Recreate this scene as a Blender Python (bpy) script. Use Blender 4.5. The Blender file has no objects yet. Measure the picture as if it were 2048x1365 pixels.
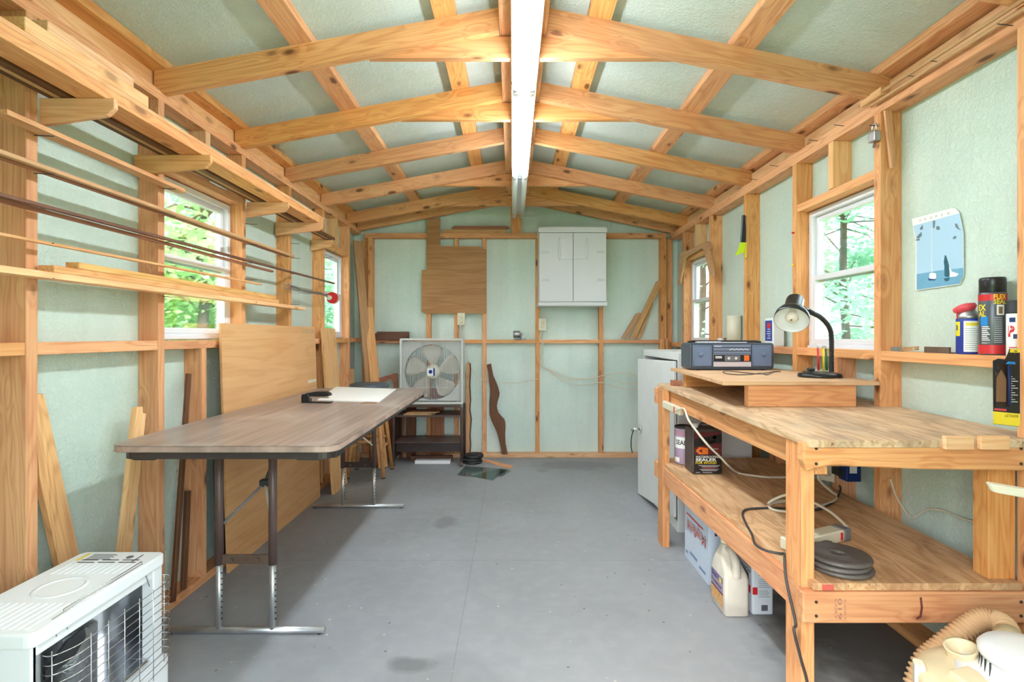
import bpy, bmesh, math, random
from mathutils import Vector, Matrix
random.seed(11)
SC = bpy.context.scene
COL = SC.collection
V = Vector

# ------------------------------------------------------------------ camera, world, exposure
F, CX, CY, H = 1024.0, 1025.0, 672.0, 1.15
cam = bpy.data.cameras.new('camera')
cam.sensor_width = 36.0
cam.lens = 18.0
cam.shift_x = -1.0/2048
cam.shift_y = -10.5/2048
cam.clip_start = 0.05
camo = bpy.data.objects.new('camera', cam)
COL.objects.link(camo)
camo.location = (0, 0, H)
camo.rotation_euler = (math.pi/2, 0, 0)
SC.camera = camo
SC.view_settings.view_transform = 'Standard'
SC.view_settings.look = 'None'
SC.view_settings.gamma = 1.0
SC.view_settings.use_curve_mapping = False
SC.view_settings.exposure = 0.86
TUBE_STRENGTH = 27.0

w = bpy.data.worlds.new('world')
SC.world = w
w.use_nodes = True
nt = w.node_tree
nt.nodes.clear()
wo = nt.nodes.new('ShaderNodeOutputWorld')
bg = nt.nodes.new('ShaderNodeBackground')
sky = nt.nodes.new('ShaderNodeTexSky')
sky.sky_type = 'NISHITA'
sky.sun_disc = False
sky.sun_elevation = math.radians(52)
sky.sun_rotation = math.radians(200)
sky.air_density = 1.0
sky.dust_density = 4.0
mixw = nt.nodes.new('ShaderNodeMixRGB')
mixw.inputs[0].default_value = 0.65
mixw.inputs[2].default_value = (6.2, 7.0, 7.4, 1)
nt.links.new(sky.outputs[0], mixw.inputs[1])
nt.links.new(mixw.outputs[0], bg.inputs[0])
bg.inputs[1].default_value = 0.72
nt.links.new(bg.outputs[0], wo.inputs[0])

sun = bpy.data.lights.new('sun', 'SUN')
sun.energy = 13.0
sun.angle = math.radians(2)
sun.color = (1.0, 0.95, 0.85)
suno = bpy.data.objects.new('sun', sun)
COL.objects.link(suno)
suno.rotation_euler = (math.radians(14), math.radians(8), 0)

# ------------------------------------------------------------------ helpers
def P(x, y, Y):
    return V(((x-CX)*Y/F, Y, H-(y-CY)*Y/F))
def PX(x, y, X):
    return P(x, y, X*F/(x-CX))
def PZ(x, y, Z):
    return P(x, y, (H-Z)*F/(y-CY))

WM = {}
def wm(o):
    return WM.get(o.name, Matrix.Identity(4)) if o else Matrix.Identity(4)
def place(o, M, parent=None):
    COL.objects.link(o)
    if parent:
        o.parent = parent
        o.matrix_parent_inverse = wm(parent).inverted()
    o.matrix_basis = M
    WM[o.name] = M.copy()
    return o
def tag(o, label=None, cat=None, group=None, kind=None):
    if label: o['label'] = label
    if cat: o['category'] = cat
    if group: o['group'] = group
    if kind: o['kind'] = kind
    return o
def thing(name, label, cat, loc=(0, 0, 0), group=None):
    o = bpy.data.objects.new(name, None)
    o.empty_display_size = 0.05
    place(o, Matrix.Translation(V(loc)))
    return tag(o, label, cat, group)

class MB:
    def __init__(s):
        s.bm = bmesh.new(); s.mi = 0; s.sm = False
    def _f(s, vs):
        try:
            f = s.bm.faces.new(vs)
            f.material_index = s.mi; f.smooth = s.sm
            return f
        except ValueError:
            return None
    def hexa(s, c):
        v = [s.bm.verts.new(p) for p in c]
        for q in ((0,3,2,1),(4,5,6,7),(0,1,5,4),(1,2,6,5),(2,3,7,6),(3,0,4,7)):
            s._f([v[i] for i in q])
        return s
    def bx(s, x0, x1, y0, y1, z0, z1):
        return s.hexa([(x0,y0,z0),(x1,y0,z0),(x1,y1,z0),(x0,y1,z0),(x0,y0,z1),(x1,y0,z1),(x1,y1,z1),(x0,y1,z1)])
    def box(s, c, sz, R=None):
        c = V(c); h = V(sz)/2
        pts = []
        for sx, sy, sz_ in ((-1,-1,-1),(1,-1,-1),(1,1,-1),(-1,1,-1),(-1,-1,1),(1,-1,1),(1,1,1),(-1,1,1)):
            p = V((sx*h.x, sy*h.y, sz_*h.z))
            if R: p = R @ p
            pts.append(c+p)
        return s.hexa(pts)
    def prism(s, pts, d):
        d = V(d)
        a = [s.bm.verts.new(V(p)) for p in pts]
        b = [s.bm.verts.new(V(p)+d) for p in pts]
        n = len(a)
        s._f(list(reversed(a))); s._f(b)
        for i in range(n):
            s._f([a[i], a[(i+1) % n], b[(i+1) % n], b[i]])
        return s
    def frame(s, outer, inner, d):
        d = V(d); n = len(outer)
        L = [[s.bm.verts.new(V(p)+k) for p in q] for q in (outer, inner) for k in (V((0,0,0)), d)]
        oa, ob, ia, ib = L
        for i in range(n):
            j = (i+1) % n
            s._f([oa[i], oa[j], ob[j], ob[i]]); s._f([ia[j], ia[i], ib[i], ib[j]])
            s._f([oa[j], oa[i], ia[i], ia[j]]); s._f([ob[i], ob[j], ib[j], ib[i]])
        return s
    def tube(s, pts, r, n=8, closed=False, rr=None, flat=1.0):
        pts = [V(p) for p in pts]; m = len(pts)
        rings = []
        up = None
        old = s.sm; s.sm = True
        for i, p in enumerate(pts):
            if closed: t = pts[(i+1) % m]-pts[i-1]
            else: t = pts[min(i+1, m-1)]-pts[max(i-1, 0)]
            if t.length < 1e-9: t = V((0,0,1))
            t.normalize()
            if up is None:
                up = V((0,0,1)) if abs(t.z) < .9 else V((1,0,0))
            u = up-t*up.dot(t)
            if u.length < 1e-6: u = t.orthogonal()
            u.normalize(); up = u
            v = t.cross(u)
            R = rr[i] if rr else r
            rings.append([s.bm.verts.new(p+u*(R*flat*math.cos(2*math.pi*k/n))+v*(R*math.sin(2*math.pi*k/n))) for k in range(n)])
        for i in range(m if closed else m-1):
            a, b = rings[i], rings[(i+1) % m]
            for k in range(n):
                s._f([a[k], a[(k+1) % n], b[(k+1) % n], b[k]])
        s.sm = False
        if not closed:
            s._f(list(reversed(rings[0]))); s._f(rings[-1])
        s.sm = old
        return s
    def cyl(s, p0, p1, r, r1=None, n=20):
        return s.tube([p0, p1], r, n, rr=[r, r if r1 is None else r1])
    def lathe(s, prof, base=(0,0,0), axis=(0,0,1), n=24, sc=(1,1), cap=True, smooth=True):
        base = V(base); q = V((0,0,1)).rotation_difference(V(axis).normalized())
        rings = []
        old = s.sm; s.sm = smooth
        for r, h in prof:
            rings.append([s.bm.verts.new(base+q @ V((r*sc[0]*math.cos(2*math.pi*k/n), r*sc[1]*math.sin(2*math.pi*k/n), h))) for k in range(n)])
        for a, b in zip(rings, rings[1:]):
            for k in range(n):
                s._f([a[k], a[(k+1) % n], b[(k+1) % n], b[k]])
        if cap:
            s._f(list(reversed(rings[0]))); s._f(rings[-1])
        s.sm = old
        return s
    def ball(s, c, r, n=14):
        if not isinstance(r, (tuple, list)): r = (r, r, r)
        m = 8
        prof = [(max(math.sin(math.pi*i/m), .02), -math.cos(math.pi*i/m)) for i in range(m+1)]
        b0 = len(s.bm.verts)
        s.lathe(prof, (0,0,0), n=n)
        s.bm.verts.ensure_lookup_table()
        for v in s.bm.verts[b0:]:
            v.co = V((v.co.x*r[0], v.co.y*r[1], v.co.z*r[2]))+V(c)
        return s
    def build(s, name, mats, parent=None, M=None, bevel=0, seg=1):
        bm = s.bm
        bmesh.ops.recalc_face_normals(bm, faces=bm.faces)
        if bevel:
            es = [e for e in bm.edges if len(e.link_faces) == 2 and e.calc_face_angle(0) > .6]
            bmesh.ops.bevel(bm, geom=es, offset=bevel, segments=seg, affect='EDGES', profile=.6, clamp_overlap=True)
        me = bpy.data.meshes.new(name)
        bm.to_mesh(me); bm.free()
        if not isinstance(mats, (list, tuple)): mats = [mats]
        for m in mats: me.materials.append(m)
        o = bpy.data.objects.new(name, me)
        return place(o, M.copy() if M else Matrix.Identity(4), parent)

def axes(o, x, y):
    """matrix with origin o, local x along x, local y towards y"""
    x = V(x).normalized(); y = V(y); y = (y-x*y.dot(x)).normalized(); z = x.cross(y)
    M = Matrix((x, y, z)).transposed().to_4x4(); M.translation = V(o)
    return M
def board(name, p0, p1, wd, th, wdir, mat, parent=None, bevel=.0015):
    """straight board from p0 to p1 (centre line), wd wide along wdir, th thick; grain along it"""
    p0, p1 = V(p0), V(p1); L = (p1-p0).length
    return MB().box((0,0,0), (L, wd, th)).build(name, mat, parent, axes((p0+p1)/2, p1-p0, wdir), bevel)
def bbox_board(name, x0, x1, y0, y1, z0, z1, mat, parent=None, bevel=.0015, grain=None):
    c = V(((x0+x1)/2, (y0+y1)/2, (z0+z1)/2)); d = [x1-x0, y1-y0, z1-z0]
    k = d.index(max(d)) if grain is None else grain
    ax = [V((1,0,0)), V((0,1,0)), V((0,0,1))]
    x = ax[k]; y = ax[(k+1) % 3]
    return MB().box((0,0,0), (d[k], d[(k+1) % 3], d[(k+2) % 3])).build(name, mat, parent, axes(c, x, y), bevel)
def polyboard(name, pts, d, mat, parent=None, grain=(0,0,1), bevel=0):
    """prism from world outline pts, depth vector d, with object axes along the grain"""
    pts = [V(p) for p in pts]; c = sum(pts, V())/len(pts)
    other = V(d).cross(V(grain))
    if other.length < 1e-5: other = V(grain).orthogonal()
    M = axes(c, grain, other); Mi = M.inverted()
    R = Mi.to_3x3()
    return MB().prism([Mi @ p for p in pts], R @ V(d)).build(name, mat, parent, M, bevel)
def text(name, s, o, x, y, h, mat, parent=None, width=None, align='LEFT', ex=.0004, bold=0, shear=0):
    """lettering of cap height h standing at o, running along x, up along y"""
    cu = bpy.data.curves.new(name, 'FONT'); cu.body = s; cu.align_x = align
    cu.extrude = ex; cu.offset = bold; cu.size = 1.0; cu.shear = shear; cu.resolution_u = 2
    cu.extrude = 0.0
    t = bpy.data.objects.new(name+'_t', cu); COL.objects.link(t)
    me = bpy.data.meshes.new_from_object(t)
    bpy.data.objects.remove(t); bpy.data.curves.remove(cu)
    me.name = name
    if len(me.vertices) == 0: return None
    xs = [v.co.x for v in me.vertices]; sx = h/.7; sy = h/.7
    if width: sx = width/max(max(xs)-min(xs), 1e-6)
    x0 = min(xs) if align == 'LEFT' else 0
    for v in me.vertices: v.co = ((v.co.x-x0)*sx, v.co.y*sy, 0)
    me.materials.clear(); me.materials.append(mat)
    o_ = bpy.data.objects.new(name, me)
    return place(o_, axes(o, x, y), parent)
def decal(name, pts, mat, parent=None, th=.0006, n=None):
    pts = [V(p) for p in pts]
    n = V(n) if n else (pts[1]-pts[0]).cross(pts[2]-pts[0]).normalized()
    return MB().prism(pts, n*th).build(name, mat, parent)
def rect(o, x, y, a, b, c, d):
    """four points of a rectangle in the plane (o; x, y): x from a to b, y from c to d"""
    o, x, y = V(o), V(x), V(y)
    return [o+x*a+y*c, o+x*b+y*c, o+x*b+y*d, o+x*a+y*d]
def smooth_path(pts, k=6):
    pts = [V(p) for p in pts]; out = []
    for i in range(len(pts)-1):
        p0 = pts[max(i-1, 0)]; p1 = pts[i]; p2 = pts[i+1]; p3 = pts[min(i+2, len(pts)-1)]
        for j in range(k):
            t = j/k
            out.append(.5*((2*p1)+(p2-p0)*t+(2*p0-5*p1+4*p2-p3)*t*t+(3*p1-p0-3*p2+p3)*t**3))
    out.append(pts[-1]); return out
def rrect(w, h, r, n=5):
    """rounded rectangle outline centred at 0"""
    o = []
    for cx, cy, a in ((w/2-r, h/2-r, 0), (-w/2+r, h/2-r, 90), (-w/2+r, -h/2+r, 180), (w/2-r, -h/2+r, 270)):
        for i in range(n+1):
            t = math.radians(a+90*i/n); o.append((cx+r*math.cos(t), cy+r*math.sin(t)))
    return o

# ------------------------------------------------------------------ materials
def newmat(name):
    m = bpy.data.materials.new(name); m.use_nodes = True
    t = m.node_tree; t.nodes.clear()
    out = t.nodes.new('ShaderNodeOutputMaterial'); b = t.nodes.new('ShaderNodeBsdfPrincipled')
    t.links.new(b.outputs[0], out.inputs[0])
    return m, t, b, out
def N(t, typ, **kw):
    n = t.nodes.new('ShaderNode'+typ)
    for k, v in kw.items():
        if k[0] == 'i' and k[1:].isdigit(): n.inputs[int(k[1:])].default_value = v
        else: setattr(n, k, v)
    return n
def math_(t, op, a, b=None, c=None):
    n = N(t, 'Math', operation=op)
    for i, q in enumerate((a, b, c)):
        if q is None: continue
        if isinstance(q, (int, float)): n.inputs[i].default_value = q
        else: t.links.new(q, n.inputs[i])
    return n.outputs[0]
def mixc(t, f, a, b, bt='MIX'):
    n = N(t, 'MixRGB', blend_type=bt)
    for i, q in enumerate((f, a, b)):
        if isinstance(q, (int, float)): n.inputs[i].default_value = q
        elif isinstance(q, tuple): n.inputs[i].default_value = (*q, 1) if len(q) == 3 else q
        else: t.links.new(q, n.inputs[i])
    return n.outputs[0]
def ramp(t, src, stops):
    n = N(t, 'ValToRGB'); e = n.color_ramp.elements
    while len(e) < len(stops): e.new(.5)
    for i, (p, c) in enumerate(stops):
        e[i].position = p; e[i].color = (c, c, c, 1) if isinstance(c, (int, float)) else (*c, 1)
    t.links.new(src, n.inputs[0]); return n.outputs[0]
def noise(t, vec, scale, detail=2, dist=0, rough=.5):
    n = N(t, 'TexNoise'); n.inputs['Scale'].default_value = scale; n.inputs['Detail'].default_value = detail
    n.inputs['Distortion'].default_value = dist; n.inputs['Roughness'].default_value = rough
    if vec is not None: t.links.new(vec, n.inputs['Vector'])
    return n.outputs[0]
def mapping(t, vec, sc):
    n = N(t, 'Mapping'); n.inputs['Scale'].default_value = sc
    t.links.new(vec, n.inputs['Vector']); return n.outputs[0]
def bump(t, b, h, st, d=.01):
    n = N(t, 'Bump'); n.inputs['Strength'].default_value = st; n.inputs['Distance'].default_value = d
    t.links.new(h, n.inputs['Height']); t.links.new(n.outputs[0], b.inputs['Normal'])
def srgb(*c):
    return tuple((x/255/12.92 if x/255 <= .04045 else ((x/255+.055)/1.055)**2.4) for x in c)
def pbr(name, c, rough=.5, metal=0, spec=.5, bumpy=0, bs=60, var=0, alpha=None, coat=0):
    m, t, b, _ = newmat(name)
    b.inputs['Base Color'].default_value = (*c, 1); b.inputs['Roughness'].default_value = rough
    b.inputs['Metallic'].default_value = metal; b.inputs['Specular IOR Level'].default_value = spec
    b.inputs['Coat Weight'].default_value = coat
    if bumpy or var:
        tc = N(t, 'TexCoord')
        n = noise(t, tc.outputs['Object'], bs, 3)
        if bumpy: bump(t, b, n, bumpy, .004)
        if var:
            n2 = noise(t, tc.outputs['Object'], 9, 4, .5)
            t.links.new(mixc(t, ramp(t, n2, [(.35, 0), (.7, 1)]), c, tuple(x*(1-var) for x in c)), b.inputs['Base Color'])
    return m
def wood(name, c1, c2, knots=1.0, rough=.55, ring=1.0, fine=1.0, kc=(.16, .06, .02), vary=.22, knot_scale=1.0):
    m, t, b, _ = newmat(name)
    tc = N(t, 'TexCoord'); oi = N(t, 'ObjectInfo')
    ofs = N(t, 'CombineXYZ')
    for i, k in enumerate((37., 19., 53.)):
        t.links.new(math_(t, 'MULTIPLY', oi.outputs['Random'], k), ofs.inputs[i])
    add = N(t, 'VectorMath', operation='ADD')
    t.links.new(tc.outputs['Object'], add.inputs[0]); t.links.new(ofs.outputs[0], add.inputs[1])
    v = add.outputs[0]
    # knots first: they bend the grain
    vo = N(t, 'TexVoronoi', feature='F1'); vo.inputs['Scale'].default_value = 1.0
    ks = knot_scale
    t.links.new(mapping(t, v, (4.6*ks, 11*ks, 11*ks)), vo.inputs['Vector'])
    kd = vo.outputs['Distance']
    n1 = noise(t, mapping(t, v, (.9, 9, 9)), 1.3, 2, .4)
    bend = math_(t, 'MULTIPLY', ramp(t, kd, [(.05, 1), (.38, 0)]), .22*knots)
    n1b = math_(t, 'ADD', n1, bend)
    rg = math_(t, 'SINE', math_(t, 'MULTIPLY', n1b, 62.0*ring))
    rg = math_(t, 'MULTIPLY_ADD', rg, .5, .5)
    rg = math_(t, 'POWER', rg, 2.2)
    nf = noise(t, mapping(t, v, (3, 150, 150)), 1.0, 2)
    f = math_(t, 'ADD', math_(t, 'MULTIPLY', rg, .42), math_(t, 'MULTIPLY', math_(t, 'SUBTRACT', nf, .36), 1.25*fine))
    fc = N(t, 'Clamp'); t.links.new(f, fc.inputs[0])
    col = mixc(t, fc.outputs[0], c1, c2)
    big = noise(t, mapping(t, v, (1.5, 4, 4)), 1.0, 2)
    col = mixc(t, math_(t, 'MULTIPLY', ramp(t, big, [(.4, 0), (.75, 1)]), .35), col, tuple(x*y for x, y in zip(c2, (1.0, .85, .72))))
    if knots:
        kk = ramp(t, kd, [(.09, 1), (.17, 0)])
        halo = ramp(t, kd, [(.1, .45), (.26, 0)])
        col = mixc(t, math_(t, 'MULTIPLY', halo, knots), col, tuple(x*.62 for x in c2))
        col = mixc(t, math_(t, 'MULTIPLY', kk, min(knots, 1)*.92), col, kc)
    br = math_(t, 'MULTIPLY_ADD', oi.outputs['Random'], vary, 1-vary*.55)
    hs = N(t, 'HueSaturation'); t.links.new(br, hs.inputs['Value']); t.links.new(col, hs.inputs['Color'])
    r2 = math_(t, 'FRACT', math_(t, 'MULTIPLY', oi.outputs['Random'], 17.3))
    t.links.new(math_(t, 'MULTIPLY_ADD', r2,   .008, .4905), hs.inputs['Hue'])
    t.links.new(math_(t, 'MULTIPLY_ADD', r2, .12, .94), hs.inputs['Saturation'])
    t.links.new(hs.outputs[0], b.inputs['Base Color'])
    b.inputs['Roughness'].default_value = rough
    b.inputs['Specular IOR Level'].default_value = .35
    bump(t, b, fc.outputs[0], .12, .003)
    return m

W_FRAME = wood('pine_framing', srgb(238,182,122), srgb(204,134,76))
W_RAFT = wood('pine_rafter', srgb(236,180,118), srgb(202,132,74))
W_PALE = wood('pale_pine', srgb(246,204,150), srgb(222,160,102), knots=.5)
W_CLEAR = wood('clear_pine', srgb(238,188,130), srgb(212,146,88), knots=.12)
W_TAN = wood('tan_lumber', srgb(206,164,112), srgb(176,128,78), knots=.4)
W_DARK = wood('dark_wood', srgb(124,84,58), srgb(86,54,36), knots=.1, vary=.3)
W_RED = wood('reddish_wood', srgb(176,120,88), srgb(140,88,62), knots=.2)
W_PLY = wood('birch_plywood', srgb(220,174,124), srgb(200,150,100), knots=0, ring=.5, fine=.6, vary=.05)
W_PLYROUGH = wood('fir_plywood', srgb(226,190,146), srgb(188,142,98), knots=.15, ring=.7, rough=.6, vary=.06)
W_OAK = wood('oak_panel', srgb(186,142,98), srgb(150,106,68), knots=0, ring=.55, fine=1.2, vary=.04)
W_OAKSTRIP = wood('oak_strip', srgb(236,190,118), srgb(192,132,66), knots=0, ring=1.0, vary=.1)
W_BENCH = wood('bench_fir', srgb(234,176,116), srgb(204,132,76), knots=.7)
W_STOOL = wood('stool_wood', srgb(206,156,96), srgb(176,122,68), knots=0, ring=.6)

def bench_top_mat(name, c1, c2, dark):
    m, t, b, _ = newmat(name)
    tc = N(t, 'TexCoord'); v = tc.outputs['Object']
    n1 = noise(t, mapping(t, v, (1.2, 7, 7)), 1.6, 3, .6)
    rg = math_(t, 'POWER', math_(t, 'MULTIPLY_ADD', math_(t, 'SINE', math_(t, 'MULTIPLY', n1, 45.0)), .5, .5), 2.0)
    nf = noise(t, mapping(t, v, (3, 110, 110)), 1.0, 2)
    f = math_(t, 'ADD', math_(t, 'MULTIPLY', rg, .45), math_(t, 'MULTIPLY', nf, .55))
    col = mixc(t, ramp(t, f, [(.15, 0), (.8, 1)]), c1, c2)
    st = noise(t, mapping(t, v, (1.6, 3.2, 3)), 2.2, 5, .8)
    col = mixc(t, math_(t, 'MULTIPLY', ramp(t, st, [(.46, 0), (.72, 1)]), .75), col, dark)
    sp = noise(t, mapping(t, v, (60, 60, 60)), 1.6, 3)
    col = mixc(t, math_(t, 'MULTIPLY', ramp(t, sp, [(.66, 0), (.72, 1)]), .7), col, (.05, .035, .025))
    t.links.new(col, b.inputs['Base Color']); b.inputs['Roughness'].default_value = .6
    b.inputs['Specular IOR Level'].default_value = .3
    bump(t, b, f, .15, .003)
    return m
M_BTOP = bench_top_mat('worn_bench_plywood', srgb(228,198,162), srgb(196,154,116), srgb(152,126,106))
M_BSHELF = bench_top_mat('worn_shelf_plywood', srgb(230,190,146), srgb(198,150,106), srgb(166,120,86))

def panel_mat(name, c, c2, rough=.35, spec=.5, streak=1.0):
    m, t, b, _ = newmat(name)
    tc = N(t, 'TexCoord'); v = tc.outputs['Object']
    big = noise(t, v, 1.6, 4, .6)
    f1 = noise(t, mapping(t, v, (30, 30, 30)), 2.0, 4, 1.2)
    f2 = noise(t, mapping(t, v, (7, 7, 1.0)), 1.5, 3)
    col = mixc(t, ramp(t, big, [(.35, 0), (.7, 1)]), c, c2)
    col = mixc(t, math_(t, 'MULTIPLY', ramp(t, f2, [(.4, 0), (.75, 1)]), .30*streak), col, tuple(x*.80 for x in c2))
    col = mixc(t, math_(t, 'MULTIPLY', ramp(t, f1, [(.5, 0), (.8, 1)]), .30), col, tuple(min(1, x*1.25+.02) for x in c))
    t.links.new(col, b.inputs['Base Color'])
    b.inputs['Roughness'].default_value = rough; b.inputs['Specular IOR Level'].default_value = spec
    bump(t, b, math_(t, 'ADD', math_(t, 'MULTIPLY', f1, .8), f2), .8, .007)
    return m
M_PANEL_L = panel_mat('mint_fibreglass_side', srgb(208,222,211), srgb(194,212,200), rough=.3)
M_PANEL_B = panel_mat('mint_fibreglass_back', srgb(222,236,229), srgb(206,226,217), rough=.27)
M_ROOF = panel_mat('grey_green_roof_panel', srgb(212,226,224), srgb(200,210,200), rough=.36, streak=.5)

def floor_mat():
    m, t, b, _ = newmat('grey_painted_floor')
    tc = N(t, 'TexCoord'); v = tc.outputs['Object']
    base = (.36, .37, .39)
    n1 = noise(t, v, 1.3, 5, .5); n2 = noise(t, v, 14, 4)
    col = mixc(t, ramp(t, n1, [(.3, 0), (.75, 1)]), base, (.285, .292, .305))
    col = mixc(t, math_(t, 'MULTIPLY', ramp(t, n2, [(.45, 0), (.8, 1)]), .35), col, (.44, .44, .445))
    # scratches
    sc = noise(t, mapping(t, v, (3, 60, 1)), 1.5, 3, 1.5)
    col = mixc(t, math_(t, 'MULTIPLY', ramp(t, sc, [(.66, 0), (.74, 1)]), .35), col, (.46, .46, .45))
    # pale flecks and dark crumbs
    vo = N(t, 'TexVoronoi'); vo.inputs['Scale'].default_value = 16; t.links.new(v, vo.inputs['Vector'])
    n3 = noise(t, v, 3.0, 2)
    fl = math_(t, 'MULTIPLY', ramp(t, vo.outputs['Distance'], [(.05, 1), (.10, 0)]), ramp(t, n3, [(.5, 0), (.56, 1)]))
    col = mixc(t, fl, col, (.62, .60, .55))
    vo2 = N(t, 'TexVoronoi'); vo2.inputs['Scale'].default_value = 11; t.links.new(v, vo2.inputs['Vector'])
    col = mixc(t, math_(t, 'MULTIPLY', ramp(t, vo2.outputs['Distance'], [(.03, 1), (.07, 0)]), .8), col, (.07, .07, .07))
    sx = N(t, 'SeparateXYZ'); t.links.new(v, sx.inputs[0])
    def line(axis, pos, w_):
        d = math_(t, 'ABSOLUTE', math_(t, 'SUBTRACT', sx.outputs[axis], pos))
        return math_(t, 'LESS_THAN', d, w_)
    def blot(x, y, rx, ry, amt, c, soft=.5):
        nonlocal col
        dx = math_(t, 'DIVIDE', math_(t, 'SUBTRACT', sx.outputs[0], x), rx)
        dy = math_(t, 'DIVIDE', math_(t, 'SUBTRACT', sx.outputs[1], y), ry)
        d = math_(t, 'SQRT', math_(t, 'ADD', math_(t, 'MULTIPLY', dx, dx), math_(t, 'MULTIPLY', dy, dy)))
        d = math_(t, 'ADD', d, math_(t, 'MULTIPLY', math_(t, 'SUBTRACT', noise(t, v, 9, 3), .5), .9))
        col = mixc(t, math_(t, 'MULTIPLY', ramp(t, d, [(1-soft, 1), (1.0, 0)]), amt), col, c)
    seam = math_(t, 'ADD', line(0, -.205, .002), line(1, 2.62, .0018))
    seam = math_(t, 'ADD', seam, line(0, 1.012, .002))
    col = mixc(t, math_(t, 'MULTIPLY', seam, .28), col, (.10, .10, .105))
    for a in ((-.42, 3.15, .09, .12, .4, (.14,.135,.13)), (.25, 4.36, .06, .08, .35, (.15,.14,.13)),
              (-.35, 1.79, .10, .05, .55, (.10,.10,.10)), (-.5, 1.62, .07, .05, .6, (.09,.09,.09)),
              (-.2, 1.72, .28, .16, .3, (.19,.19,.195)), (.55, 4.55, .5, .2, .45, (.16,.165,.175)),
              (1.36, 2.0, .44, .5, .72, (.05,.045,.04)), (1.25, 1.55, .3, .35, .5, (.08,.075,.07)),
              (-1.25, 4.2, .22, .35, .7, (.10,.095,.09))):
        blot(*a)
    t.links.new(col, b.inputs['Base Color'])
    b.inputs['Roughness'].default_value = .55; b.inputs['Specular IOR Level'].default_value = .35
    bump(t, b, n2, .10, .004)
    return m
M_FLOOR = floor_mat()

def laminate():
    m, t, b, _ = newmat('walnut_laminate')
    tc = N(t, 'TexCoord'); v = tc.outputs['Object']
    n1 = noise(t, mapping(t, v, (.8, 26, 20)), 1.5, 4, .4)
    col = mixc(t, ramp(t, n1, [(.3, 0), (.72, 1)]), srgb(174,154,142), srgb(130,108,96))
    n2 = noise(t, v, 2.4, 4, .6)
    col = mixc(t, math_(t, 'MULTIPLY', ramp(t, n2, [(.54, 0), (.74, 1)]), .5), col, srgb(206,198,192))  # pale patches: scuffs, plus reflected light put into the colour
    t.links.new(col, b.inputs['Base Color']); b.inputs['Roughness'].default_value = .33
    b.inputs['Specular IOR Level'].default_value = .5
    return m
M_LAM = laminate()
M_TEDGE = pbr('table_edge', srgb(190,160,146), .45, var=.55)
M_WHITE = pbr('white_enamel', srgb(242,243,244), .35)
M_CABW = pbr('white_plastic', srgb(214,214,218), .4, bumpy=.08, bs=300)
M_STEELW = pbr('white_steel', srgb(228,229,230), .38, var=.05)
M_VINYL = pbr('white_vinyl', srgb(228,228,234), .35)
M_BLACK = pbr('black_plastic', (.018, .018, .02), .3)
M_BLACKM = pbr('matt_black', (.025, .025, .027), .6)
M_IRON = pbr('cast_iron', (.15, .13, .12), .5, .25, bumpy=.4, bs=120, var=.3)
M_RUBBER = pbr('black_rubber', (.03, .032, .034), .55)
M_CHROME = pbr('chrome', (.75, .76, .78), .12, 1.0)
M_STEEL = pbr('bare_steel', (.72, .73, .75), .42, .9, var=.3)
M_ZINC = pbr('zinc', (.45, .45, .46), .4, .9)
M_RUST = pbr('rusty_steel', (.19, .12, .085), .6, .4, var=.4)
M_BROWNM = pbr('brown_painted_steel', srgb(98,76,70), .4, var=.3)
M_DKBROWN = pbr('dark_brown_steel', srgb(62,48,46), .4, var=.25)
M_CREAM = pbr('cream_plastic', srgb(236,228,204), .35)
M_BEIGE = pbr('beige_plastic', srgb(222,214,190), .4)
M_TANP = pbr('yellowed_plastic', srgb(232,214,176), .42, var=.12)
M_TANH = pbr('tan_hose', srgb(222,182,138), .5)
M_FANGREY = pbr('fan_grey_enamel', srgb(204,206,200), .4)
M_PAPER = pbr('white_paper', srgb(246,244,240), .8)
M_KRAFT = pbr('kraft_paper', srgb(150,108,76), .8)
M_MANILA = pbr('manila_card', srgb(206,164,118), .75, var=.12)
M_VINYLSEAT = pbr('blue_grey_vinyl', srgb(84,92,102), .4)
M_TEXTW = pbr('print_white', srgb(240,240,238), .5)
M_TEXTK = pbr('print_black', (.02, .02, .025), .5)
M_RED = pbr('red', srgb(206,40,44), .4)
M_REDCAP = pbr('red_cap', srgb(222,72,84), .4)
M_BLUE = pbr('blue', srgb(34,58,150), .35)
M_NAVY = pbr('navy', srgb(26,52,110), .4)
M_YEL = pbr('yellow', srgb(240,212,50), .45)
M_LIME = pbr('lime_bristles', srgb(205,232,20), .6)
M_GREEN = pbr('green_pencil', srgb(40,120,80), .45)
M_ORANGE = pbr('orange_print', srgb(226,110,36), .5)
M_GREY = pbr('grey_plastic', srgb(112,112,114), .5)
M_CARD = pbr('blue_white_carton', srgb(206,218,234), .6)
M_CANGREY = pbr('dark_grey_can', srgb(92,94,100), .3, .3)
M_CORDW = pbr('white_cord', srgb(226,216,196), .5)
M_CORDK = pbr('dark_cord', srgb(66,60,60), .5)
M_BARK = pbr('bark', (.12, .09, .07), .9, bumpy=.6, bs=25, var=.4)
M_TUBEOFF = pbr('unlit_tube', srgb(246,245,252), .3)
M_MAROON = pbr('maroon_print', srgb(96,30,34), .45)
M_LILAC = pbr('lilac_label', srgb(176,156,186), .5)
M_EDGEBARK = pbr('bark_edge', srgb(92,62,44), .9, bumpy=.8, bs=60)

def emis(name, c, s):
    m, t, b, out = newmat(name)
    b.inputs['Base Color'].default_value = (*c, 1)
    b.inputs['Emission Color'].default_value = (*c, 1); b.inputs['Emission Strength'].default_value = s
    return m
M_TUBE = emis('lit_fluorescent_tube', (.84, .945, 1.0), TUBE_STRENGTH)

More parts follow.
